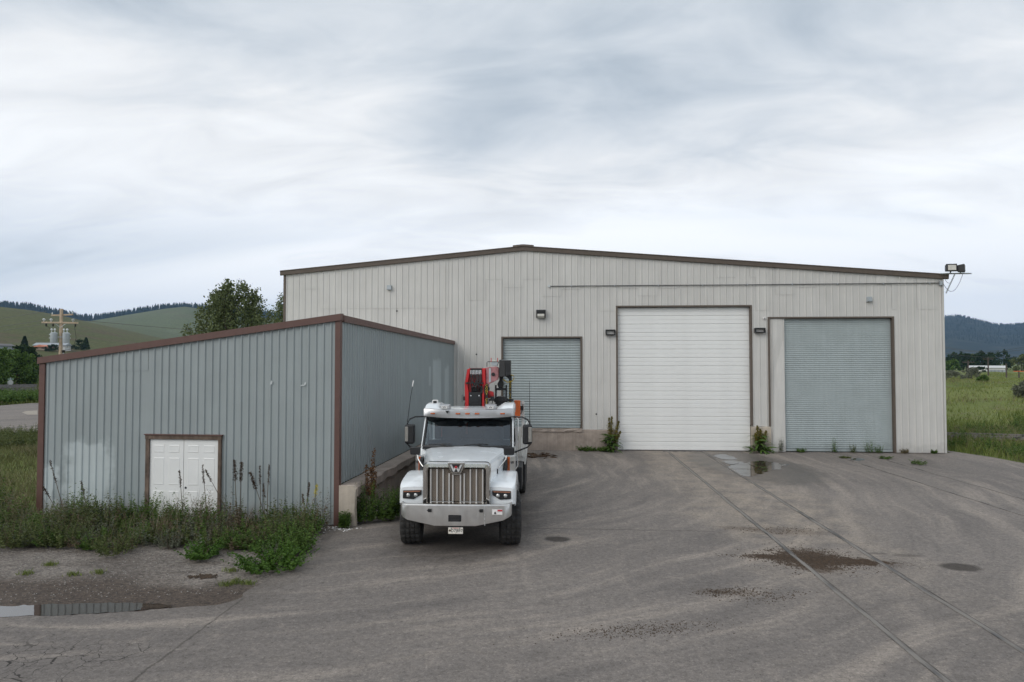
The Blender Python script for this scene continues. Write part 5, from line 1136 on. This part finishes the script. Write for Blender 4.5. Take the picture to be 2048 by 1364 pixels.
for k in range(560):
    x = r.uniform(-15.5, -5.25); yf = np.interp(x, *front_line); y = r.uniform(yf + .12, 15.25 + max(0, -12.6 - x) * .6)
    t = (y - yf) / max(.5, 15.3 - yf); H = (.27 + .38 * t) * r.uniform(.6, 1.4) * (.95 + .3 * math.sin(x * 2.3 + 1) + .18 * math.sin(x * 5.1 + y))
    if x < -12: H *= 1.1
    kind = r.choice(['leaf_green', 'leaf_olive', 'leaf_grey', 'leaf_dry'], p=[.30, .34, .18, .18])
    if -8.3 < x < -6.7 and y > 13.8 and r.random() < .5: kind = 'leaf_dry'
    buckets[kind].append(clump((x, y, 0), H, .26, 9, 26, .085 if kind != 'leaf_dry' else .06, .26 if kind != 'leaf_grey' else .14, r, .75))
names = {'leaf_green': ('weed_thicket', 'green leafy weeds massed along the shed front'), 'leaf_olive': ('weed_thicket', 'olive weeds massed along the shed front'), 'leaf_grey': ('weed_thicket', 'grey green weeds mixed into the thicket before the shed'), 'leaf_dry': ('dry_weeds', 'dry brown weeds tangled in the thicket before the shed')}
for k, L in buckets.items(): put(mesh_np(names[k][0], *cat(*L), M[k]), names[k][1], None, None, 'stuff')
x = r.uniform(-14.5, -5.3, 900); y = r.uniform(13.3, 15.3, 900)
V, F = blade_arrays(np.stack([x, y, 0 * x], 1), r.uniform(.35, 1.0, 900) * np.where(np.sin(x * 2.1) > -.2, 1, .6), .35, np.full(900, .004)); put(mesh_np('dry_grass', V, F, M['grass_dry']), 'thin dry grass stems poking out of the thicket before the shed', None, None, 'stuff')
# separate bushes at the front of the thicket
def bush(px, H, Rr, mat, label, stems=40, per=34, leaf=.07, wid=.3, up=.6, feather=False, cat_='bush', group='low bushes at the gravel edge'):
    p = gz(*px); t = put(empty('low_bush', p), label, cat_, group)
    V, F = clump((0, 0, 0), H, Rr, stems, per, leaf, wid, r, up, feather); mesh_np('foliage', V, F, M[mat], t)
    m = MB()
    for k in range(6): a = k * 1.05; m.tube([(.03 * math.cos(a), .03 * math.sin(a), 0), (Rr * .3 * math.cos(a), Rr * .3 * math.sin(a), H * .6)], [.008, .004], 4)
    m.build('stem', M['stem'], t)
bush((545, 1138), .42, .62, 'leaf_bright', 'large bright green bush spilling onto the pavement edge', 80, 36, .075, .34, .45)
bush((590, 1105), .62, .45, 'leaf_green', 'upright green bush behind the bright one at the pavement edge', 60, 34, .075, .3)
bush((407, 1116), .32, .36, 'leaf_bright', 'small bright green bush alone at the gravel edge', 50, 30, .07, .34, .45)
bush((468, 1095), .40, .35, 'leaf_green', 'medium green bush between the two bright green ones', 46, 30, .07, .3)
bush((235, 1108), .55, .50, 'leaf_olive', 'feathery olive bush in front of the white patch', 60, 40, .06, .16, .6, True)
bush((340, 1098), .42, .28, 'leaf_grey', 'pale feathery bush below the double door', 36, 44, .05, .12, .7, True)
bush((430, 1082), .62, .30, 'leaf_grey', 'tall pale feathery weed right of the double door', 26, 44, .05, .12, .8, True)
bush((120, 1090), .66, .62, 'leaf_olive', 'broad dusty bush near the left corner post', 70, 40, .06, .18, .6)
bush((25, 1095), .72, .60, 'leaf_olive', 'tall dusty bush at the left edge of the picture', 70, 40, .06, .18, .6)
bush((620, 1068), .5, .30, 'leaf_green', 'green bush nearest the right corner post of the shed', 36, 34, .065, .26)
bush((283, 1050), .75, .40, 'leaf_green', 'green leafy bush left of the double door', 50, 36, .07, .3)
# dead flower stalks standing in front of the shed siding
def stalk(top, bot, label, y=15.15, head=.3, fat=.022, bushy=False, name='dry_stalk', mat='seed_brown'):
    def on(u, v): d = ray(u, v); t = y / d.y; return Vector((d.x * t, y, CAM_H + d.z * t))
    a, b = on(*bot), on(*top); k = (b - a); base = a - k * (a.z / max(.15, k.z)); base.z = 0
    t = put(empty(name, base), label, 'dry stalk', 'dead flower stalks in the weeds'); L = b - base; mid = L * .5 + Vector((r.normal() * .02, 0, 0))
    MB().tube([(0, 0, 0), mid, L], [.009, .007, .004], 6).build('stem', M['stem'], t)
    h0 = 1 - head
    n = 120 if not bushy else 220; s = r.uniform(h0, 1.0, n); p = np.array([[*(L * q)] for q in s]); f = fat * (1 if not bushy else 2.2) * (1.1 - .6 * (s - h0) / head)
    p += r.normal(size=(n, 3)) * f[:, None] * .4; d = r.normal(size=(n, 3)) + np.array([[0, 0, .8]])
    V, F = leaf_arrays(p, d, .035 if not bushy else .045, .009); mesh_np('seed_head', V, F, M[mat], t)
for top, bot, lab, kw in [((100, 920), (127, 1020), 'tall dead stalk leaning left near the left corner post', dict(head=.35)), ((86, 973), (112, 1017), 'short dead stalk leaning left by the corner post', {}),
    ((162, 962), (169, 992), 'dead stalk standing in front of the pale paint patch', {}), ((359, 940), (364, 996), 'dead stalk in front of the left white door leaf', {}), ((405, 930), (410, 996), 'upright dead stalk in front of the right door leaf', {}),
    ((411, 940), (436, 989), 'dead stalk leaning across the right door leaf', dict(head=.2)), ((469, 920), (473, 996), 'bushy dead seed stalk just right of the door frame', dict(bushy=True)), ((483, 925), (480, 1003), 'bushy dead seed stalk second from the door frame', dict(bushy=True)),
    ((501, 945), (520, 1003), 'bushy dead stalk leaning left among the stalks right of the door', dict(bushy=True)), ((520, 931), (520, 1003), 'straight dead stalk in the middle of the stalks right of the door', {}), ((538, 929), (536, 996), 'tallest straight dead stalk right of the door', {}),
    ((527, 968), (529, 996), 'short dead stalk between two tall ones right of the door', {}), ((619, 964), (612, 1024), 'lone dead stalk near the right corner post', {}), ((605, 989), (607, 1003), 'small dead stalk left of the lone one', {})]:
    stalk(top, bot, lab, **kw)
stalk((634, 970), (626, 1020), 'thin weed with yellow flowers beside the right corner post', head=.25, fat=.05, name='yellow_weed', mat='yellow_flower')
# dead dock and green weeds against the concrete kerb
kx = SX + .62
t = put(empty('dry_stalk', (kx, 16.0, 0)), 'tall forked rusty brown dock stalk against the concrete kerb', 'dry stalk')
for k, (dx_, h) in enumerate(((-.12, 1.35), (.02, 1.30), (.08, 1.75), (.12, 1.2))):
    MB().tube([(0, 0, 0), (dx_ * .4, 0, .5), (dx_, 0, h * .7), (dx_ * 1.1 + .03, 0, h)], [.012, .01, .008, .003], 6).build('stem', M['stem'], t)
    n = 160; s = r.uniform(.45, .97, n); p = np.stack([dx_ * s + r.normal(size=n) * .016, r.normal(size=n) * .016, s * h], 1)
    V, F = leaf_arrays(p, r.normal(size=(n, 3)) + np.array([[0, 0, .5]]), .06, .015); mesh_np('seed_head', V, F, M['rust_seed'], t)
for (x, y, H, Rr, lab) in ((kx - .05, 15.75, .95, .30, 'tall feathery green weed at the end of the concrete kerb'), (kx + .35, 16.0, .8, .32, 'feathery green weed between the kerb and the truck wheel'), (kx + .62, 16.35, .75, .25, 'thin green weed closest to the truck wheel'), (SX + .22, 15.32, .36, .12, 'small weed sprouting at the foot of the pale kerb end')):
    t = put(empty('green_weed', (x, y, 0)), lab, 'weed', 'green weeds at the concrete kerb'); V, F = clump((0, 0, 0), H, Rr, 34, 52, .10, .15, r, .8, True); mesh_np('foliage', V, F, M['leaf_green'], t)
    MB().tube([(0, 0, 0), (.02, 0, H * .5), (0, .02, H * .95)], [.008, .006, .003], 5).build('stem', M['stem'], t)
# dock plants at the white door
def leaf_mesh():
    m = MB(); pr = [(0, .004, 0), (.10, .035, .06), (.28, .05, .11), (.5, .045, .10), (.75, .03, .02), (1.0, .003, -.14)]
    vs = []
    for x, w, z in pr: vs += [(x, -w * 1.6, z - .02), (x, 0, z), (x, w * 1.6, z - .02)]
    fs = []
    for i in range(len(pr) - 1): k = 3 * i; fs += [(k, k + 3, k + 4, k + 1), (k + 1, k + 4, k + 5, k + 2)]
    return m.add(vs, fs)
LEAF = {}
def dock(x, y, spikes, nl, label, Lf=.50):
    t = put(empty('dock_plant', (x, y, 0)), label, 'plant', 'broad leaved dock plants at the white door')
    for k in range(nl):
        a = r.uniform(0, 6.28); z = .02 + .72 * r.uniform() ** 1.2; L = Lf * (1.2 - .8 * z) * r.uniform(.8, 1.25)
        if 'm' not in LEAF: o = leaf_mesh().build('leaf', M['leaf_green'], t, smooth=True); LEAF['m'] = o.data
        else: o = bpy.data.objects.new('leaf', LEAF['m']); col.objects.link(o); o.parent = t
        o.location = (r.normal() * .08, r.normal() * .05, z); o.scale = (L, L * 1.3, L); o.rotation_euler = (r.normal() * .3, -r.uniform(-.3, .5), a)
    for sx, h, ln in spikes:
        MB().tube([(0, 0, 0), (sx * .5, 0, h * .5), (sx, 0, h)], [.016, .012, .005], 6).build('stem', M['stem'], t)
        n = 420; s = r.uniform(.42, 1.0, n); w = .06 * np.sin(np.clip((1.02 - s) / .6, 0, 1) * math.pi * .75) + .01
        p = np.stack([sx * s + r.normal(size=n) * w * .6, r.normal(size=n) * w * .6, s * h], 1); V, F = leaf_arrays(p, r.normal(size=(n, 3)) + np.array([[0, 0, .6]]), .05, .018)
        mesh_np('flower_spike', V, F, M['dock_seed'], t)
dock(2.12, W - .35, ((-.05, 1.42, 0), (.06, 1.48, 0), (.36, 1.28, 0), (.42, .85, 0)), 70, 'tall dock plant with yellow green spikes at the left edge of the white door')
dock(8.28, W - .32, ((-.10, 1.12, 0), (.02, .98, 0), (.26, .92, 0), (-.2, .8, 0)), 70, 'bushy dock plant with short spikes at the right edge of the white door')
t = put(empty('ground_weed', (1.65, W - .22, 0)), 'low spreading weed along the footing left of the white door', 'weed'); V, F = cat(*[clump((x, 0, 0), .22, .28, 12, 22, .10, .28, r, .4) for x in (-.65, -.4, -.1, .2, .4)]); mesh_np('foliage', V, F, M['leaf_green'], t)
# tufts at the right hand door and in the flush rails
for (x, y, H, Rr, mat, lab) in ((9.20, W - .12, .75, .14, 'leaf_grey', 'thin grey weed against the bent filler sheet'), (10.0, W - .1, .20, .22, 'leaf_green', 'low leafy weed at the left foot of the tall grey door'), (11.35, W - .1, .62, .10, 'leaf_green', 'slim upright weed at the middle of the tall grey door'),
    (12.1, W - .1, .50, .16, 'leaf_olive', 'olive weed right of the slim one at the tall grey door'), (12.75, W - .1, .55, .22, 'leaf_green', 'green weed at the right part of the tall grey door'), (13.15, W - .12, .38, .16, 'leaf_green', 'small weed by the right jamb of the tall grey door'),
    (14.15, W - .1, .24, .15, 'grass_dry', 'dry tuft right of the tall grey door'), (15.35, W - .1, .18, .10, 'leaf_green', 'tiny weed near the warehouse corner'), (13.05, 26.1, .20, .36, 'leaf_green', 'grassy clump growing in the flush rail'), (12.6, 27.6, .10, .25, 'leaf_green', 'strip of grass growing along the flush rail'), (11.15, 27.7, .07, .25, 'leaf_olive', 'thin grass in the nearer flush rail')):
    t = put(empty('weed_tuft', (x, y, 0)), lab, 'weed', 'weeds along the right hand doors'); V, F = clump((0, 0, 0), H, Rr, 14, 26, .09 if H < .3 else .07, .16, r, .75); mesh_np('foliage', V, F, M[mat], t)
    MB().tube([(0, 0, 0), (.01, 0, H * .7)], [.006, .003], 4).build('stem', M['stem'], t)
# small tufts on the gravel
for (u, v, lab) in ((52, 1148, 'tiny grass tuft at the left of the gravel'), (100, 1130, 'grass tuft on the gravel below the dusty bush'), (145, 1151, 'flat tuft on the gravel above the puddle'), (197, 1146, 'tuft near the middle of the gravel'), (461, 1142, 'tuft left of the bright bush tip'), (497, 1168, 'tuft on the pavement edge under the bright bush'), (473, 1165, 'low tuft between gravel and pavement'), (455, 1170, 'lowest tuft at the gravel corner')):
    p = gz(u, v); t = put(empty('grass_tuft', p), lab, 'grass tuft', 'tufts dotted on the gravel'); n = 90
    V, F = blade_arrays(np.stack([r.normal(size=n) * .07, r.normal(size=n) * .05, 0 * r.normal(size=n)], 1), r.uniform(.03, .09, n), .8, np.full(n, .006)); mesh_np('blades', V, F, M['grass_green'], t)
# grass: verge left of the shed, far side of the road, field on the right
def grass(name, x0, x1, y0, y1, n, H, mat, label, keep=None, w=.010, lean=.6):
    x = r.uniform(x0, x1, n); y = r.uniform(y0, y1, n)
    if keep is not None: k = keep(x, y); x, y = x[k], y[k]
    d = np.hypot(x, y); f = np.clip(d / 25, 1, 4); h = H * r.uniform(.45, 1.2, len(x)) * (.7 + .5 * (np.sin(x * .9) * np.sin(y * .7 + 1) > 0))
    V, F = blade_arrays(np.stack([x, y, gh(x, y)], 1), h, lean, w * f); put(mesh_np(name, V, F, M[mat]), label, None, None, 'stuff')
def lw(x, y): return (x / y < np.interp(y, [12, 16, 35], [-.78, -.79, -.80])) & (x / y > -1.15)
grass('grass', -46, -12.7, 14.3, 34.0, 60000, .34, 'grass_olive', 'rough olive grass left of the shed', lw)
grass('dry_grass', -46, -12.7, 16.0, 34.0, 40000, .42, 'grass_dry', 'dry grass seed heads left of the shed', lambda x, y: lw(x, y) & (np.sin(x * .35 + 1) + np.sin(y * .5) > .2), .006)
rb = lambda x, y: (x / y > -1.05) & (x / y < -.62)
grass('grass', -130, -36, 60, 125, 60000, .6, 'grass_green', 'green weeds on the far side of the road', rb, .012)
B = []
for k in range(240):
    y = r.uniform(72, 88); x = y * r.uniform(-1.0, -.70); B.append(clump((x, y, 0), r.uniform(.5, 1.1), .8, 7, 14, .35, .2, r, .6))
put(mesh_np('dry_brush', *cat(*B), M['leaf_dry']), 'dry rusty brush below the stop sign', None, None, 'stuff')
B = []
for k in range(260):
    y = r.uniform(61, 71); x = y * r.uniform(-1.0, -.70); B.append(clump((x, y, 0), r.uniform(.6, 1.2), .8, 8, 16, .30, .25, r, .6))
put(mesh_np('roadside_weeds', *cat(*B), M['leaf_green']), 'green weeds along the far road edge', None, None, 'stuff')
B = []
for k in range(60):
    y = r.uniform(28, 34); x = y * r.uniform(-.95, -.80); B.append(clump((x, y, 0), r.uniform(.4, .8), .5, 8, 26, .13, .16, r, .7))
put(mesh_np('verge_weeds', *cat(*B), M['leaf_olive']), 'dusky weeds on the near road edge left of the shed', None, None, 'stuff')
def pavedge(y): return np.interp(y, [8, 17, 21.5, 26.4, 28.6, 30.6, 31, 80], [40, 23, 19.5, 17.3, 17.05, 16.4, 16.05, 16.05])
rk = lambda x, y: (x > pavedge(y) + .05) & (x / y > .48) & (x / y < .95)
grass('grass', 15.8, 46, 24, 62, 130000, .36, 'grass_green', 'tall green grass at the right pavement edge', lambda x, y: rk(x, y) & (r.random(len(x)) > np.clip((np.hypot(x, y) - 38 - 7 * np.sin(x * .4) - 5 * np.sin(y * .33)) / 22, 0, 1)))
grass('dry_grass', 15.8, 40, 27, 42, 9000, .5, 'grass_dry', 'dry grass mixed in at the right pavement edge', rk, .006)
grass('field_grass', 20, 150, 34, 170, 210000, .26, 'grass_field', 'pale green grass of the field on the right', lambda x, y: (x / y > .48) & (x / y < .95), .012)
grass('dry_grass', 20, 110, 36, 130, 60000, .34, 'grass_dry', 'dry seeding grass patches in the field on the right', lambda x, y: (x / y > .48) & (x / y < .95) & (np.sin(x * .21 + 2) * np.sin(y * .13) + .4 * np.sin(x * .5 + y * .3) > .35), .006)
B = []
for k in range(110):
    y = r.uniform(26.5, 44); x = max(pavedge(y) + .3, y * r.uniform(.55, .80)); B.append(clump((x, y, float(gh(x, y))), r.uniform(.35, .75), .4, 9, 26, .12, .2, r, .7))
put(mesh_np('verge_weeds', *cat(*B), M['leaf_green']), 'leafy green weeds at the right pavement edge', None, None, 'stuff')
# disused track in the grass beyond the pavement on the right
tr3 = put(empty('railway_track', (24, 33.5, .05), R(-14)), 'overgrown rusty rails crossing the grass at the right', 'railway track')
for yy in (-.72, .72): MB().box(-7.0, 8, yy - .035, yy + .035, .10, .24).build('rail', M['rail'], tr3)
for k in range(22): MB().box(-7 + k * .68, -6.78 + k * .68, -1.25, 1.25, .0, .12).build('sleeper', M['wood_old'], tr3)
# ------------------------------------------------------------------ loose dirt, stones
def bits(n, cx, cy, sx, sy, rot, size, name, mat, label, z=0.0, power=1.0):
    a = r.normal(size=(n, 2)) * np.array([[sx, sy]]); c, s = math.cos(rot), math.sin(rot); x = cx + a[:, 0] * c - a[:, 1] * s; y = cy + a[:, 0] * s + a[:, 1] * c
    return bits_at(x, y, size, z)
def bits_at(x, y, size, z=0.0):
    n = len(x); sz = size * r.uniform(.4, 1.4, n)[:, None]; a0 = r.uniform(0, 6.28, n)
    ring = np.stack([np.stack([x + sz[:, 0] * np.cos(a0 + k * 1.571) * (1 + .3 * np.sin(k * 3 + a0)), y + sz[:, 0] * np.sin(a0 + k * 1.571), np.full(n, z)], 1) for k in range(4)], 1)
    top = np.stack([x, y, z + sz[:, 0] * .8], 1)[:, None]; V = np.concatenate([ring, top], 1).reshape(-1, 3); b = np.arange(n) * 5
    F = np.concatenate([np.stack([b + k, b + (k + 1) % 4, b + 4], 1) for k in range(4)]); return V, F
V, F = cat(bits(2600, 4.75, 13.5, .42, .34, 0, .015, 0, 0, 0), bits(900, 5.5, 13.35, .5, .14, -.1, .009, 0, 0, 0), bits(500, 4.1, 13.55, .4, .10, -.1, .014, 0, 0, 0), bits(300, 2.7, 11.5, .25, .10, .3, .013, 0, 0, 0), bits(260, 3.3, 11.35, .35, .16, .3, .012, 0, 0, 0), bits(420, .9, 9.75, .5, .12, .25, .011, 0, 0, 0), bits(240, 1.6, 9.9, .5, .15, .25, .010, 0, 0, 0), bits(160, 5.0, 15.8, .5, .25, 0, .014, 0, 0, 0))
put(mesh_np('mud_crumbs', V, F, M['mud']), 'crumbs of dark mud spilled over the rails and pavement', None, None, 'stuff')
mudp = [(3.75 + 0, 13.62), (4.15, 13.75), (4.5, 14.15), (4.85, 14.4), (5.2, 14.1), (5.6, 13.75), (5.98, 13.4), (5.7, 13.15), (5.2, 13.2), (4.95, 12.85), (4.6, 12.75), (4.4, 13.2), (4.1, 13.4)]
x = r.uniform(-15, -5.2, 2600); y = r.uniform(9.9, 13.3, 2600); k = y > np.interp(x, [-15, -8, -5], [9.3, 10.3, 10.9]); V, F = bits_at(x[k], y[k], .011, -.008)
put(mesh_np('pebbles', V, F, M['stone']), 'small stones scattered over the gravel', None, None, 'stuff')
x = np.concatenate([SX + .1 + r.normal(size=60) * .22]); y = 15.2 + r.normal(size=60) * .14; V, F = bits_at(x, y, .022, 0); put(mesh_np('rubble', V, F, M['whiteprint']), 'white rubble crumbs at the foot of the shed corner', None, None, 'stuff')
p = gz(408, 1153); V, F = bits(160, 0, 0, .13, .05, 0, .022, 0, 0, 0); t = mesh_np('dirt_heap', V, F, M['mud']); t.location = p; put(t, 'small dark heap of dirt on the gravel', None, None, 'stuff')
# ------------------------------------------------------------------ air
hz = bpy.data.materials.new('air'); hz.use_nodes = True; nt = hz.node_tree; nt.nodes.clear()
pv = nt.nodes.new('ShaderNodeVolumePrincipled'); pv.inputs['Color'].default_value = (.38, .62, 1.0, 1); pv.inputs['Density'].default_value = .00009; pv.inputs['Anisotropy'].default_value = .0
mo = nt.nodes.new('ShaderNodeOutputMaterial'); nt.links.new(pv.outputs[0], mo.inputs['Volume'])
put(MB().box(-6900, 6900, -6900, 6900, -4, 640).build('haze', hz), 'thin blue air over the valley', None, None, 'stuff')
